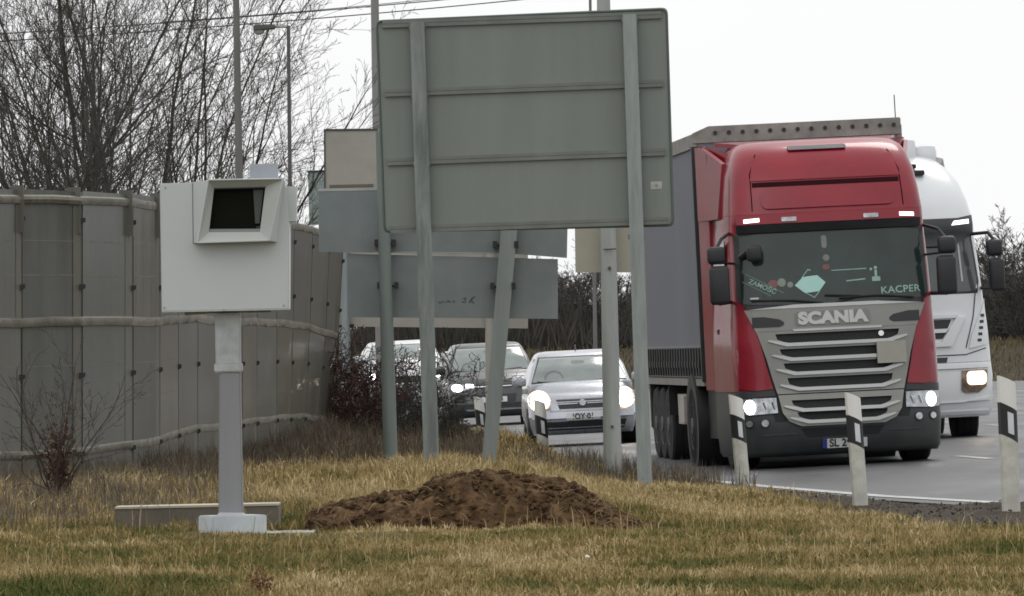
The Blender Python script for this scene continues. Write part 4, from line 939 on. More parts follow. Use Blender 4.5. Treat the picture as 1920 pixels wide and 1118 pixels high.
# ------------------------------------------------------------------ noise barrier
def barrier():
    seam = [(-90, 73.5), (-35, 74), (42, 75), (155, 76), (250, 77.5), (300, 79.5), (335, 81.5), (371, 83.5), (412, 86), (455, 88.5), (482, 90.5), (519, 93.5), (548, 96), (578, 99), (606, 101.5), (628, 103)]
    topy = [(-90, 371), (42, 372), (155, 376), (250, 381), (300, 386), (412, 400), (548, 424), (606, 441), (628, 462)]
    midy = [(-90, 602), (42, 604), (155, 602), (250, 603), (300, 601), (371, 597), (455, 604), (519, 604), (578, 613), (606, 622), (628, 630)]
    lowy = [(-90, 852), (42, 852), (155, 846), (250, 834), (300, 823), (335, 812), (371, 803), (455, 793), (519, 783), (578, 780), (628, 786)]
    lean = {0: 16, 1: 6, 2: -12, 3: -20}     # the free end of the wall is cut aslant
    def pt(i, row):
        x, D = seam[i]; f = max(0, (x - 519) / 109.0)
        y = {0: interp(x, topy), 1: interp(x, midy), 2: interp(x, lowy), 3: interp(x, lowy) + 125}[row]
        return P(x + lean[row] * f, y, D)
    b = P(300, 900, 80)
    t = thing('noise_barrier', 'long curved grey brown noise barrier of three stacked tiers of plastic panels', 'noise barrier', (b.x, b.y, .2))
    PM = [mat('barrier_panel_' + n, c, .45, 0, var=.24, scale=1.6, streak=True, coat=.15, bump=.10, bscale=9) for n, c in (('grey', (.092, .092, .074)), ('sand', (.115, .108, .080)), ('dark', (.080, .082, .068)), ('pale', (.110, .109, .090)))]
    RB = mat('barrier_rib', (.115, .112, .088), .5, var=.1); LD = mat('barrier_ledge', (.145, .138, .108), .65, var=.35, scale=5, bump=.3)
    clampm = BLACKP; n = len(seam); rd = random.Random(3)
    for row in range(3):
        for i in range(n - 1):
            a, c, d, e = pt(i, row), pt(i + 1, row), pt(i + 1, row + 1), pt(i, row + 1)
            mb = MB(); mb.prism([a, c, d, e], (0, .03, 0))
            m_ = PM[(1 if 4 <= i <= 6 else rd.choice([0, 0, 2])) if row == 0 else (rd.choice([0, 2]) if row == 2 or i < 5 else rd.choice([0, 3, 3, 1]))]
            mb.build('panel', m_, t)
            # raised rib along the far edge of each panel plus thin horizontal joints
            mb = MB(); q = .84 if i < 5 else .78
            a2, e2 = a.lerp(c, q), e.lerp(d, q); off = Vector((0, -.010, 0)); 
            mb.prism([a2 + off, a.lerp(c, .985) + off, e.lerp(d, .985) + off, e2 + off], (0, .008, 0))
            if rd.random() < .8: mb.build('rib', RB, t)
            if i < 6:
                mb = MB()
                for f in (.34, .62):
                    p0, p1 = a.lerp(e, f), c.lerp(d, f); off = Vector((0, -.006, 0)); k = Vector((0, 0, .005))
                    mb.prism([p0 + off - k, p1 + off - k, p1 + off + k, p0 + off + k], (0, .005, 0))
                mb.build('panel_joint', LD, t)
    # ledges between the tiers and the cap
    for row, r_ in ((0, .042), (1, .048), (2, .04)):
        mb = MB(); ps = []
        for i in range(n - 1):
            for f in (0, .5):
                p = pt(i, row).lerp(pt(i + 1, row), f); ps.append(p + Vector((0, -.05, .0 + .008 * math.sin(i * 2.1 + f * 5))))
        ps.append(pt(n - 1, row) + Vector((0, -.05, 0)))
        for i in range(len(ps) - 1):
            a, c = ps[i], ps[i + 1]; k = r_
            sec = lambda p: [p + Vector((0, .10, -k)), p + Vector((0, -.02, -k * .9)), p + Vector((0, -.07, -k * .1)), p + Vector((0, -.05, k * .55)), p + Vector((0, .10, k))]
            v = sec(a) + sec(c); mb.add(v, [(j, (j + 1) % 5, (j + 1) % 5 + 5, j + 5) for j in range(5)])
        mb.build('ledge' if row else 'cap_rail', LD, t, True, 50)
    # upstand and post tops above the cap
    mb = MB()
    for i in range(0, 6):
        a, c = pt(i, 0), pt(i + 1, 0); mb.prism([a + Vector((0, .03, .0)), c + Vector((0, .03, .0)), c + Vector((0, .03, .075)), a + Vector((0, .03, .085))], (0, .04, 0))
    mb.build('upstand', PM[0], t)
    for i in (1, 2, 3, 4):
        a = pt(i, 0).lerp(pt(i + 1, 0), .82); mb = MB(); mb.box((a.x - .05, a.y + .08, a.z - .3), (a.x + .07, a.y + .14, a.z + .115)); mb.build('barrier_post', PM[0], t)
    # black fixing clamps on the seams
    for i in range(1, n):
        for row, fs in ((0, (.17, .72)), (1, (.42,)), (2, (.05,))):
            if row == 0 and i in (8,): continue
            for f in fs:
                a = pt(i, row).lerp(pt(i, row + 1), f); s_ = .026
                mb = MB(); bm_ = [(a.x - s_, a.z + s_), (a.x + s_ * 1.1, a.z + s_), (a.x + s_ * 1.1, a.z - s_ * .3), (a.x, a.z - s_ * .9), (a.x - s_, a.z - s_ * 1.2)]
                mb.prism([(x, a.y - .07, z) for x, z in bm_], (0, .06, 0)); mb.build('clamp', clampm, t)
    # dark gap lines along the seams
    for i in range(1, n):
        mb = MB(); k = .0026; v = []
        for row in range(4): a = pt(i, row); v += [a + Vector((-k, -.024, 0)), a + Vector((k, -.024, 0)), a + Vector((k, -.004, 0)), a + Vector((-k, -.004, 0))]
        mb.add(v, [(4 * r + q, 4 * r + (q + 1) % 4, 4 * r + 4 + (q + 1) % 4, 4 * r + 4 + q) for r in range(3) for q in range(4)])
        mb.build('seam_strip', mat('seam_dark', (.06, .06, .052), .7), t)
barrier()

# ------------------------------------------------------------------ bare trees and shrubs
class Brush:
    """grows a woody plant as tapering tubes"""
    def __init__(s, seed): s.r = random.Random(seed); s.mb = MB(); s.tw = MB(); s.count = 0
    def branch(s, p, d, length, rad, depth, spec):
        r = s.r; nseg = max(3, int(length / spec['seg'])); pts = [p.copy()]; rr = [rad]; q = p.copy(); dd = d.normalized()
        kids = []
        for i in range(nseg):
            j = spec['jit'] * (1 + .4 * depth)
            dd = (dd + Vector((r.gauss(0, j), r.gauss(0, j), r.gauss(0, j) + spec['up']))).normalized()
            q = q + dd * (length / nseg); pts.append(q.copy()); f = (i + 1) / nseg; rc = max(rad * (1 - f * .8), spec['rmin']); rr.append(rc)
            if depth < spec['maxd'] and f > (spec['f0'] if depth == 0 else .12):
                nk = spec['kids'][min(depth, len(spec['kids']) - 1)] / nseg
                k = int(nk) + (1 if r.random() < nk - int(nk) else 0)
                for _ in range(k): kids.append((q.copy(), dd.copy(), f, rc))
        n = 7 if rad > .05 else (5 if rad > .02 else 3)
        (s.mb if depth < 2 else s.tw).tube(pts, rr, n, cap=False); s.count += 1
        for (kp, kd, f, rc) in kids:
            ax = Vector((r.gauss(0, 1), r.gauss(0, 1), r.gauss(0, 1))).cross(kd).normalized()
            an = R(r.uniform(*spec['ang'])); nd = (Matrix.Rotation(an, 3, ax) @ kd)
            nd.z = nd.z * .8 + .18
            s.branch(kp, nd, length * r.uniform(*spec['lr']) * (1.1 - f * .55), max(rc * .6, spec['rmin']), depth + 1, spec)

BARK = mat('bark_dark', (.045, .042, .036), .9, var=.35, scale=6, bump=.4)
TWIG = mat('twig_grey_brown', (.070, .064, .055), .9, var=.3, scale=3)
def make_tree(seed, H, stems, spread, spec, name='bare_tree'):
    b = Brush(seed); r = b.r
    for k in range(stems):
        a = 2 * math.pi * (k + r.random() * .6) / stems; sp = spread * r.uniform(.5, 1.2)
        b.branch(Vector((math.cos(a) * .08, math.sin(a) * .08, -.3)), Vector((math.cos(a) * sp, math.sin(a) * sp, 1)), H * r.uniform(.78, 1.05), H * .0066 * r.uniform(.6, 1.3), 0, spec)
    t = bpy.data.objects.new(name, None); COL.objects.link(t)
    b.mb.build('trunk', BARK, t, True, 80); b.tw.build('crown', TWIG, t)
    return t
def near_trees():
    spec = dict(seg=.30, jit=.055, up=.02, maxd=4, f0=.12, kids=[14, 7.5, 4.4, 2.5], ang=(18, 50), lr=(.30, .52), rmin=.003)
    protos = [make_tree(11, 7.8, 5, .28, spec), make_tree(23, 7.4, 4, .36, spec), make_tree(37, 8.2, 3, .30, spec)]
    # the bushy screen of young trees just behind the barrier
    spots = [(-60, 118, 0, 0, 1.0), (25, 122, 1, 40, .95), (85, 128, 2, 80, 1.0), (150, 116, 0, 130, 1.0), (205, 124, 1, 200, 1.05), (262, 120, 2, 250, 1.0), (325, 114, 1, 15, 1.0), (372, 124, 0, 300, .80), (425, 130, 2, 100, .56), (478, 138, 1, 150, .36), (190, 132, 0, 95, 1.0)]
    words = ['with its top out of the picture at the far left edge', 'with fine twigs over the glassy looking panel', 'slim, set back at the left', 'with a dark forked trunk above the second barrier post', 'with dense upright limbs left of centre in the row',
             'with thick straight limbs left of the speed camera', 'the darkest, spreading in a fan right above the speed camera box edge', 'rising directly behind the speed camera box', 'shorter, behind the plain grey pole', 'lowest, its branch tips under the street lamp arm', 'thinner and set back, in the middle of the row']
    used = set()
    for (px, D, k, rz, sc), wd in zip(spots, words):
        t = protos[k] if k not in used else copy_tree(protos[k]); used.add(k)
        p = P(px, 700, D); t.location = (p.x, D, ground(p.x, D) - .1); t.rotation_euler = (0, 0, R(rz)); t.scale = (sc, sc, sc)
        tag(t, 'bare winter tree ' + wd, 'tree', 'bare trees behind the noise barrier')
near_trees()
def far_trees():
    spec = dict(seg=.5, jit=.07, up=.03, maxd=3, f0=.1, kids=[22, 9, 5], ang=(18, 50), lr=(.28, .5), rmin=.009)
    protos = [make_tree(51, 6.0, 6, .45, spec, 'distant_tree'), make_tree(52, 5.2, 7, .55, spec, 'distant_tree')]
    used = set(); i = 0
    spots = [(1890, 340), (1862, 350), (1925, 335), (1950, 345), (1838, 346), (1905, 352), (1065, 345), (1095, 350), (1040, 352), (1125, 342), (1165, 350), (1010, 346), (960, 352), (850, 350)]
    for px, D in spots:
        k = i % 2; t = protos[k] if k not in used else copy_tree(protos[k]); used.add(k)
        p = P(px, 640, D); t.location = (p.x, D, 1.5); t.rotation_euler = (0, 0, i * 1.3); sc = random.Random(i).uniform(.85, 1.1) * (1.0 if px > 1500 else .92); t.scale = (sc * .95, sc * .9, sc * .74)
        side = 'right of the white lorry' if px > 1700 else 'beyond the cars, between and behind the signs'
        tag(t, 'bare brown tree of the distant wood ' + side, 'tree', 'distant trees ' + side); i += 1
    # undergrowth of the wood: a deep mass of twigs
    mb = MB(); rd = random.Random(5)
    for k in range(15000):
        x = rd.uniform(-14, 34); y = rd.uniform(336, 360); h = rd.uniform(.8, 2.4) * (1 + .25 * math.sin(x * 1.3) + .15 * math.sin(x * 3.1)); w_ = rd.uniform(.012, .04); z0 = 1.6 + rd.uniform(-.2, .6)
        dx = rd.gauss(0, .35); dy = rd.gauss(0, .3)
        mb.add([(x - w_, y, z0), (x + w_, y, z0), (x + dx, y + dy, z0 + h), (x + dx * .4 + .01, y + dy * .4 + w_, z0 + h * .5)], [(0, 1, 2), (0, 3, 2)])
    tag(mb.build('undergrowth', mat('undergrowth_brown', (.05, .045, .038), .95, var=.35, scale=.6)), 'dark brown undergrowth filling the distant wood', 'undergrowth', kind='stuff')
far_trees()

def shrubs():
    spec = dict(seg=.10, jit=.10, up=.03, maxd=3, f0=.1, kids=[7, 4, 2], ang=(20, 55), lr=(.3, .55), rmin=.0018)
    # small bare shrub before the barrier
    b = Brush(5)
    for k in range(10):
        a = k * 2.4; sp = .06 + .34 * (k % 4) / 3
        b.branch(Vector((math.cos(a) * .03, math.sin(a) * .03, -.05)), Vector((math.cos(a) * sp, math.sin(a) * sp, 1)), 1.15 * b.r.uniform(.6, 1.1), .010, 0, spec)
    D = 66; p = P(112, 950, D)
    t = bpy.data.objects.new('bare_shrub', None); COL.objects.link(t); t.location = (p.x, D, ground(p.x, D))
    b.mb.build('stem', mat('shrub_stem', (.04, .03, .024), .9, var=.3), t); b.tw.build('twig', mat('shrub_twig', (.05, .04, .032), .9, var=.3), t)
    # withered leaves clinging round the foot
    mb = MB(); rd = random.Random(8)
    for k in range(1500):
        h = abs(rd.gauss(.30, .20)); x, y = rd.gauss(0, .035 + .05 * h), rd.gauss(0, .06); z = h; s_ = rd.uniform(.006, .016)
        v = [Vector((rd.gauss(0, 1), rd.gauss(0, 1), rd.gauss(0, 1))) * s_ for _ in range(3)]
        mb.add([Vector((x, y, z)) + q for q in v], [(0, 1, 2)])
    mb.build('withered_leaves', mat('withered_leaf', (.075, .035, .02), .9, var=.4, scale=20), t)
    tag(t, 'small bare reddish shrub standing before the noise barrier at left', 'shrub')
    # dark bramble thicket by the sign posts
    thick = [(655, 103, 1.35, 'reddish bare shrub round the foot of the blueish sign post'), (700, 104, 1.45, 'dark bare shrub left of the white car headlight'), (748, 106, 1.3, 'dark tangled shrub in front of the white car'), (790, 105, .60, 'low tangled shrub between the big sign post and the crossover'), (856, 104, .36, 'lowest tangled shrub at the foot of the leaning post')]
    red = mat('bramble_red', (.055, .024, .018), .9, var=.4, scale=8); drk = mat('bramble_dark', (.035, .032, .025), .9, var=.4, scale=8)
    lf1 = mat('bramble_leaf_red', (.06, .025, .018), .9, var=.5, scale=10); lf2 = mat('bramble_leaf_dark', (.035, .035, .022), .9, var=.5, scale=10)
    sp2 = dict(seg=.12, jit=.16, up=-.01, maxd=3, f0=.05, kids=[8, 5, 3], ang=(25, 75), lr=(.35, .65), rmin=.004)
    for i, (px, D, H, lab) in enumerate(thick):
        b = Brush(60 + i)
        for k in range(15):
            a = k * 2.4; sp = .12 + .5 * (k % 5) / 4
            b.branch(Vector((math.cos(a) * .15, math.sin(a) * .1, -.05)), Vector((math.cos(a) * sp, math.sin(a) * sp, 1)), H * b.r.uniform(.6, 1.05), .012, 0, sp2)
        p = P(px, 830, D); t = bpy.data.objects.new('tangled_shrub', None); COL.objects.link(t); t.location = (p.x, D, ground(p.x, D) - .05)
        b.mb.build('stem', red if i < 1 else drk, t); b.tw.build('twig', red if i == 0 else drk, t)
        mb = MB(); rd = random.Random(80 + i)
        for k in range((2000, 900, 420, 500, 500)[i]):
            a = rd.uniform(0, 2 * math.pi); q = rd.random() ** .5 * .42 * H; h = rd.uniform(.0, 1) ** 1.2 * H * .82; x, y = q * math.cos(a), q * math.sin(a)
            if noise.noise(Vector((x * 5 + i, y * 5, h * 5))) < -.12: continue
            s_ = rd.uniform(.008, .022); v = [Vector((rd.gauss(0, 1), rd.gauss(0, 1), rd.gauss(0, 1))) * s_ for _ in range(3)]
            mb.add([Vector((x, y, h)) + w2 for w2 in v], [(0, 1, 2)])
        mb.build('withered_leaves', lf1 if i < 1 else lf2, t)
        tag(t, lab, 'shrub', 'tangled shrubs by the sign posts')
shrubs()

# ------------------------------------------------------------------ heap of earth
MC = P(895, 990, 59.0)
def mound_h(x, y):
    """x metres from heap centre"""
    prof = [(-1.22, 0), (-1.12, .12), (-.95, .17), (-.62, .24), (-.42, .25), (-.30, .33), (-.05, .385), (.22, .37), (.50, .32), (.70, .29), (.86, .17), (1.02, .09), (1.22, .03), (1.32, 0)]
    a = interp(x, prof); q = 1 - min(1, abs(y) / .62) ** 2.2
    return a * max(0, q)
def mound():
    xs = np.arange(-1.35, 1.38, .011); ys = np.arange(-.66, .67, .013); nx = len(xs); vs = []
    for y in ys:
        for x in xs:
            h = mound_h(x + .05 * noise.noise(Vector((x * 3, y * 3, 1))), y)
            e = min(1, h / .08)
            n = noise.noise(Vector((x * 6, y * 6, 0))) * .055 + (.5 - abs(noise.noise(Vector((x * 10, y * 10, 3))))) * .04 - .02 + (.4 - abs(noise.noise(Vector((x * 23, y * 23, 7))))) * .03 + noise.noise(Vector((x * 47, y * 47, 9))) * .014
            g = ground(MC.x + x, MC.y + y)
            vs.append((x, y, g - MC.z + h + n * e - (.03 if h <= .001 else 0)))
    fs = [(j * nx + i, j * nx + i + 1, (j + 1) * nx + i + 1, (j + 1) * nx + i) for j in range(len(ys) - 1) for i in range(nx - 1)]
    t = thing('earth_heap', 'heap of freshly dug brown earth on the grass right of the speed camera', 'earth heap', MC, world=False)
    SO = mat('fresh_soil', (.030, .017, .008), .95, bump=1.0, bscale=38, scale=8, col2=(.165, .102, .054), spec=.1)
    mb = MB(); mb.v = vs; mb.f = fs; mb.build('soil', SO, t, True, 60)
    mb = MB(); rd = random.Random(4)
    for k in range(2600):
        x, y = rd.uniform(-1.4, 1.6), rd.uniform(-.85, .3); h = mound_h(x, y)
        if h < .02 and rd.random() < .75: continue
        s_ = rd.choice([.004, .006, .008, .011, .015, .022]) * rd.uniform(.7, 1.2); g = ground(MC.x + x, MC.y + y) - MC.z + h
        bm = bmesh.new(); bmesh.ops.create_icosphere(bm, subdivisions=1 if s_ < .012 else 2, radius=s_)
        o = Vector((rd.random() * 9, rd.random() * 9, 0))
        for v in bm.verts: v.co *= 1 + .9 * noise.noise(v.co * (1.5 / s_) + o); v.co.z *= .8; v.co += Vector((x, y, g + s_ * .3))
        mb.bm(bm)
    mb.build('clods', SO, t).__setitem__('kind', 'stuff')
    mb = MB()
    for k in range(60):
        x, y = rd.uniform(-1.1, 1.1), rd.uniform(-.6, 0); g = ground(MC.x + x, MC.y + y) - MC.z + mound_h(x, y) + .02
        a = Vector((x, y, g)); d = Vector((rd.gauss(0, .05), rd.gauss(0, .03), rd.uniform(.0, .06))); mb.tube([a, a + d * .5 + Vector((0, 0, .012)), a + d], .0018, 4)
    mb.build('straw', mat('pale_straw', (.34, .27, .16), .8), t).__setitem__('kind', 'stuff')
mound()

# ------------------------------------------------------------------ grass and weeds
def blade_mat(name, cols, spec=.2):
    m = bpy.data.materials.new(name); m.use_nodes = True; t = m.node_tree; b = t.nodes['Principled BSDF']
    b.inputs['Roughness'].default_value = .75; b.inputs['Specular IOR Level'].default_value = spec
    g = t.nodes.new('ShaderNodeNewGeometry'); r = t.nodes.new('ShaderNodeValToRGB'); e = r.color_ramp.elements
    e[0].position = 0; e[0].color = (*cols[0], 1); e[1].position = 1; e[1].color = (*cols[-1], 1)
    for i, c in enumerate(cols[1:-1]): x = e.new((i + 1) / (len(cols) - 1)); x.color = (*c, 1)
    # each blade picks its own shade, shifted by the patch it grows in
    at = t.nodes.new('ShaderNodeAttribute'); at.attribute_name = 'shade'
    ad = t.nodes.new('ShaderNodeMath'); ad.operation = 'MULTIPLY_ADD'; ad.inputs[1].default_value = .42; ad.use_clamp = True
    t.links.new(g.outputs['Random Per Island'], ad.inputs[0]); t.links.new(at.outputs['Fac'], ad.inputs[2])
    t.links.new(ad.outputs[0], r.inputs[0]); t.links.new(r.outputs[0], b.inputs['Base Color'])
    return m
def blades(name, pts, hts, wid, shade, m, lean=.45):
    n = len(pts); pts = np.array(pts); hts = np.array(hts)[:, None]
    ang = rng.uniform(0, math.pi, n); sx = np.stack([np.cos(ang), np.sin(ang), np.zeros(n)], 1) * (np.array(wid)[:, None])
    la = rng.uniform(0, 2 * math.pi, n); lm = np.abs(rng.normal(0, lean, n)); ld = np.stack([np.cos(la) * lm, np.sin(la) * lm, np.zeros(n)], 1)
    up = np.array([0, 0, 1.0])
    mid = pts + (up * .6 + ld * .28) * hts; tip = pts + (up * (1 - .25 * lm[:, None]) + ld) * hts
    V = np.stack([pts - sx, pts + sx, mid + sx * .8, mid - sx * .8, tip], 1).reshape(-1, 3)
    base = np.arange(n)[:, None] * 5
    quads = base + np.array([[0, 1, 2, 3]]); tris = base + np.array([[3, 2, 4]])
    me = bpy.data.meshes.new(name); me.vertices.add(n * 5); me.vertices.foreach_set('co', V.astype(np.float32).ravel())
    loops = np.concatenate([quads, tris], 1).ravel(); me.loops.add(len(loops)); me.loops.foreach_set('vertex_index', loops.astype(np.int32))
    me.polygons.add(n * 2); st = (np.arange(n)[:, None] * 7 + np.array([[0, 4]])).ravel(); me.polygons.foreach_set('loop_start', st.astype(np.int32))
    me.polygons.foreach_set('loop_total', np.tile([4, 3], n).astype(np.int32)); me.update(calc_edges=True)
    a = me.attributes.new('shade', 'FLOAT', 'POINT'); a.data.foreach_set('value', np.repeat(np.array(shade), 5).astype(np.float32))
    me.materials.append(m); o = bpy.data.objects.new(name, me); COL.objects.link(o); return o

# ground height on a lookup grid for speed
GX = np.arange(-7, 9.01, .1); GY = np.arange(34, 125.1, .5)
GZ = np.array([[ground(x, y) for x in GX] for y in GY])
def gz(x, y):
    fx = (x - GX[0]) / .1; fy = (y - GY[0]) / .5; i = np.clip(fx.astype(int), 0, len(GX) - 2); j = np.clip(fy.astype(int), 0, len(GY) - 2)
    a = fx - i; b = fy - j
    return GZ[j, i] * (1 - a) * (1 - b) + GZ[j, i + 1] * a * (1 - b) + GZ[j + 1, i] * (1 - a) * b + GZ[j + 1, i + 1] * a * b
def vnoise(x, y, s, seed=0):
    r = np.random.default_rng(seed); T = r.random((64, 64)); x = x * s; y = y * s; i = np.floor(x).astype(int); j = np.floor(y).astype(int)
    a = x - i; b = y - j; a = a * a * (3 - 2 * a); b = b * b * (3 - 2 * b)
    g = lambda p, q: T[p % 64, q % 64]
    return g(i, j) * (1 - a) * (1 - b) + g(i + 1, j) * a * (1 - b) + g(i, j + 1) * (1 - a) * b + g(i + 1, j + 1) * a * b
def scatter(y0, y1, dens, xpad=.6):
    n = int((y1 - y0) * (.06 * y1 + xpad) * 2 * dens); y = rng.uniform(y0, y1, n); x = rng.uniform(-1, 1, n) * (.06 * y1 + xpad)
    k = np.abs(x) < .06 * y + xpad; return x[k], y[k]
shx = [p[0] for p in SH]; shv = [p[1] for p in SH]; bx_ = [-4.6, -4.5, -3.8, -3.3, -2.95, -2.5, -2.15, -2.1]
WALLY = [(-5.2, 73.8), (-4.3, 75), (-3.82, 76), (-3.44, 77.5), (-3.28, 79.5), (-3.18, 81.5), (-3.07, 83.5), (-2.95, 86), (-2.8, 88.5), (-2.7, 90.5), (-2.58, 93.5), (-2.47, 96), (-2.36, 99), (-2.2, 102)]
def mask(x, y, shoulder=True):
    k = np.ones(len(x), bool)
    k &= y < np.where(x < -2.2, np.interp(x, [p[0] for p in WALLY], [p[1] for p in WALLY]), 200)
    if shoulder: k &= x < np.interp(y, shx, shv) + (rng.random(len(x)) - .5) * .5 + (vnoise(x, y, 1.5, 4) - .5) * .6
    mx_, my_ = (x - MC.x), (y - MC.y); k &= ~((np.abs(mx_) < 1.2) & (np.abs(my_) < .48 * (1 - (np.abs(mx_) / 1.3) ** 3)))
    k &= ~((x > -2.7) & (x < -1.58) & (y > 58.75) & (y < 59.6)); k &= ~((x > -2.25) & (x < -1.38) & (y > 57.4) & (y < 58.4))
    return k
def grass():
    GM = blade_mat('grass_blades', [(.034, .062, .010), (.085, .105, .022), (.145, .135, .042), (.26, .19, .072), (.43, .325, .155), (.58, .47, .27)])
    X, Y, Hh, Wd, Sh = [], [], [], [], []
    for (y0, y1, dens) in ((38, 48, 2100), (48, 57, 1700), (57, 66, 1500), (66, 80, 900), (80, 110, 420)):
        x, y = scatter(y0, y1, dens); k = mask(x, y); x, y = x[k], y[k]
        X.append(x); Y.append(y)
    x = np.concatenate(X); y = np.concatenate(Y); n = len(x)
    n1 = vnoise(x, y * .45, 1.1, 1); n2 = vnoise(x, y * .5, 3.3, 2); n3 = vnoise(x, y * .6, 9, 3)
    tall = np.clip((y - 58) / 8, 0, 1)
    clump = np.clip((n3 - .45) * 2.6, 0, 1.1)
    right = np.clip((x - .3) / 1.2, 0, 1); right = right * right * (3 - 2 * right)
    h = (.024 + .026 * n2 + .046 * clump) * (1 + 1.0 * tall * (1 - right)) * (1 - .25 * right * tall) * rng.uniform(.5, 1.35, n)
    h *= 1 - .22 * np.clip((54 - y) / 6, 0, 1)
    h *= 1 - .6 * np.exp(-(((x + 1.5) / 1.5) ** 4 + ((y - 56.2) / 1.6) ** 4))
    h *= 1 - .35 * np.exp(-(((x + .2) / 1.2) ** 4 + ((y - 57.3) / 1.3) ** 4))
    # greener where it is damp: near front left, and behind the speed camera
    green = np.exp(-(((x + 2.6) / 1.0) ** 2 + ((y - 42) / 2.6) ** 2)) * 1.0 + np.exp(-(((x + 1.9) / .9) ** 2 + ((y - 62) / 4) ** 2)) * .55 + np.exp(-(((x + 1.35) / .35) ** 2 + ((y - 59.3) / 1.5) ** 2)) * .8
    for (gx, gy, gr, gd) in ((-1.42, 41.6, .13, .5), (1.0, 41.5, .5, 1.2), (2.2, 45, .5, 2), (-.6, 47, .5, 1.5), (-2.0, 49.5, .6, 2), (3.0, 50, .5, 2)): green = green + .32 * np.exp(-(((x - gx) / gr) ** 2 + ((y - gy) / gd) ** 2))
    h *= 1 + .6 * np.exp(-(((x + 2.6) / 1.0) ** 2 + ((y - 42) / 2.6) ** 2))
    sh = .335 + .55 * (n1 - .5) + .45 * (n2 - .5) + .30 * (n3 - .5) + .14 * tall - .45 * green
    sh = np.clip(sh, 0, .62)
    wd = rng.uniform(.0016, .0042, n) * (1 + (y - 40) / 60)
    z = gz(x, y)
    o = blades('grass', np.stack([x, y, z - .005], 1), h, wd, sh, GM, .72); tag(o, kind='stuff', label='short yellowing winter grass covering the verge', cat='grass')
    VM = blade_mat('verge_blades', [(.05, .05, .022), (.085, .075, .038), (.125, .105, .055), (.17, .14, .08), (.21, .175, .11)])
    n = 26000; x = rng.uniform(-14, 26, n); y = rng.uniform(300, 334, n); k = (y > 308) | (x < np.interp(y, [p[0] for p in EDGE], [p[1] for p in EDGE]) - .5); x, y = x[k], y[k]; n = len(x)
    zz = 1.75 * np.clip((y - 308) / 30, 0, 1) ** 2 * (3 - 2 * np.clip((y - 308) / 30, 0, 1)) + .02
    q = vnoise(x, y * .3, .5, 5)
    o = blades('verge_grass', np.stack([x, y, zz], 1), rng.uniform(.12, .34, n), rng.uniform(.01, .03, n), np.clip(.05 + .45 * q, 0, .6), VM, .6); tag(o, kind='stuff', label='tan and olive grass on the distant verge', cat='grass')
    # dead flower stalks and taller straw among the grass
    x, y = scatter(44, 84, 12); k = mask(x, y); x, y = x[k], y[k]; n = len(x); n1 = vnoise(x, y * .5, 1.7, 9); k = n1 > .45; x, y = x[k], y[k]; n = len(x)
    o = blades('straw_stalks', np.stack([x, y, gz(x, y)], 1), rng.uniform(.10, .24, n), rng.uniform(.0015, .003, n), rng.uniform(.45, .6, n), GM, .5); tag(o, kind='stuff', label='taller pale straw stalks scattered through the grass', cat='straw')
grass()
def weeds():
    WM = blade_mat('weed_stalks', [(.040, .034, .026), (.075, .062, .046), (.12, .098, .074), (.18, .145, .105), (.27, .22, .155)])
    pts = []; H = []; sh = []; 
    def add(x, y, h, s): pts.append((x, y, 0)); H.append(h); sh.append(s)
    rd = random.Random(12)
    # along the foot of the barrier
    for k in range(19000):
        f = rd.random(); i = f * (len(WALLY) - 1); a = int(i); b = i - a; wx = WALLY[a][0] * (1 - b) + WALLY[min(a + 1, len(WALLY) - 1)][0] * b; wy = WALLY[a][1] * (1 - b) + WALLY[min(a + 1, len(WALLY) - 1)][1] * b
        d = abs(rd.gauss(0, 1)); x = wx + d * .35; y = wy - d * 3.2 - .1
        if noise.noise(Vector((x * 2.2, y * .5, 0))) < -.25: continue
        add(x, y, rd.uniform(.08, .36) * (1 - min(.6, d * .2)) * (1 + .7 * noise.noise(Vector((x * 2, y * .4, 4)))), rd.uniform(.0, .5))
    # in front left
    for k in range(9000):
        x = rd.gauss(-3.4, .75); y = rd.gauss(66, 3.5)
        if y > 73: continue
        add(x, y, rd.uniform(.05, .22) * (1 + .8 * noise.noise(Vector((x * 3, y, 4)))), rd.uniform(.15, .6))
    # between the signs and the road
    for k in range(9000):
        y = rd.uniform(82, 103); e_ = interp(y, SH); x = e_ - abs(rd.gauss(0, 1.1)) + .25
        if noise.noise(Vector((x * 3, y * .4, 9))) < -.05 or x < -2.3: continue
        add(x, y, rd.uniform(.05, .30) * (1 + .9 * noise.noise(Vector((x * 3, y * .6, 2)))), rd.uniform(.0, .55))
    for k in range(5500):
        y = rd.uniform(86, 104); x = rd.uniform(-2.4, -.3); add(x, y, rd.uniform(.10, .42) * (1 + .7 * noise.noise(Vector((x * 3, y * .5, 2)))), rd.uniform(.0, .45))
    P_ = np.array(pts); P_[:, 2] = gz(P_[:, 0], P_[:, 1])
    n = len(P_); o = blades('dry_weeds', P_, H, rng.uniform(.0015, .0042, n), sh, WM, .38); tag(o, kind='stuff', label='brown dry weeds along the barrier foot and road edge', cat='weeds')
weeds()
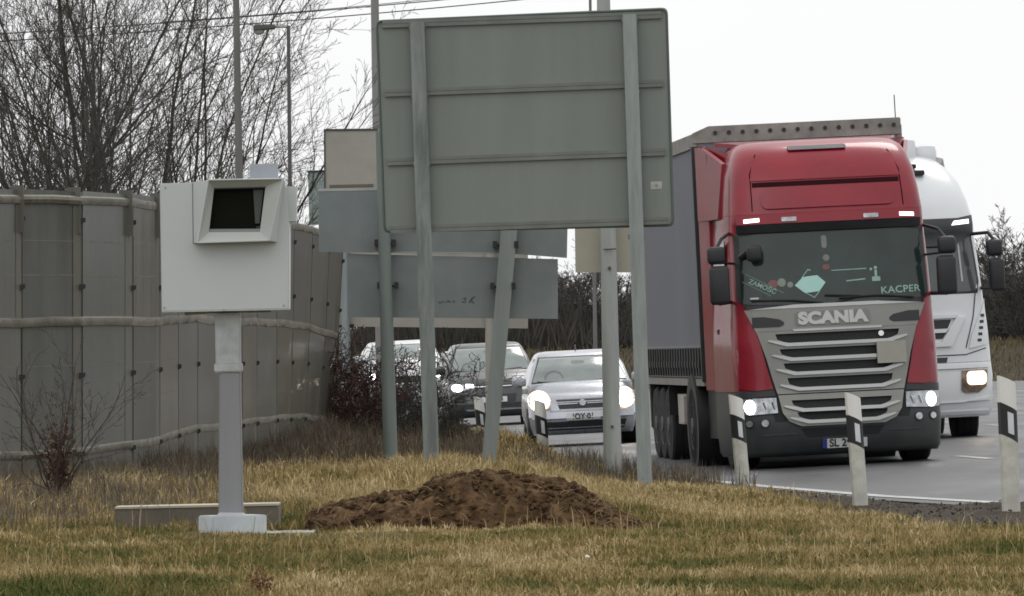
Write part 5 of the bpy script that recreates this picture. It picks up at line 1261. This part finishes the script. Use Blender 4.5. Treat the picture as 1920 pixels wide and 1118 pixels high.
def small_plants():
    rd = random.Random(31)
    p = P(490, 1116, 41.8); p.z = ground(p.x, p.y)
    t = thing('withered_dock', 'small withered reddish brown dock plant in the grass at the bottom edge', 'plant', p, world=False)
    mb = MB()
    for k in range(7):
        a = Vector((rd.gauss(0, .02), rd.gauss(0, .03), 0)); mb.tube([a, a + Vector((rd.gauss(0, .015), 0, .06)), a + Vector((rd.gauss(0, .03), 0, rd.uniform(.08, .15)))], .0018, 4)
    mb.build('stem', mat('dock_stem', (.09, .05, .03), .9), t)
    mb = MB()
    for k in range(260):
        x, y, z = rd.gauss(0, .035), rd.gauss(0, .04), abs(rd.gauss(.05, .035)); s_ = rd.uniform(.004, .012)
        mb.add([Vector((x, y, z)) + Vector((rd.gauss(0, 1), rd.gauss(0, 1), rd.gauss(0, 1))) * s_ for _ in range(3)], [(0, 1, 2)])
    mb.build('withered_leaves', mat('dock_leaf', (.14, .06, .03), .9, var=.4, scale=30), t)
    p = P(1101, 1052, 48.1); p.z = ground(p.x, p.y) + .045
    mb = MB(); bm = bmesh.new(); bmesh.ops.create_icosphere(bm, subdivisions=2, radius=.014)
    for v in bm.verts: v.co *= 1 + .3 * noise.noise(v.co * 60); v.co.z *= .8; v.co += p
    mb.bm(bm); tag(mb.build('white_scrap', mat('scrap_white', (.8, .8, .78), .7), None, True), 'tiny white scrap of litter lying in the foreground grass', 'litter')
small_plants()
def debris():
    # crumbs of gravel and soil on the bare shoulder
    mb = MB(); rd = random.Random(21)
    for k in range(2600):
        y = rd.uniform(54, 92); x = interp(y, SH) + rd.uniform(-.25, 2.3)
        if x > edge(y) - .1 or x > .06 * y + .5: continue
        s_ = rd.uniform(.006, .02); z = ground(x, y)
        v = [Vector((rd.gauss(0, 1), rd.gauss(0, 1), rd.gauss(0, .6))).normalized() * s_ + Vector((x, y, z + s_ * .4)) for _ in range(5)]
        mb.add(v, [(0, 1, 2), (0, 2, 3), (0, 3, 4), (0, 4, 1), (1, 2, 3), (1, 3, 4)])
    tag(mb.build('gravel', mat('gravel_crumbs', (.07, .058, .045), .9, var=.5, scale=15)), 'loose gravel and soil crumbs on the bare shoulder', 'gravel', kind='stuff')
debris()

clear_tmp()
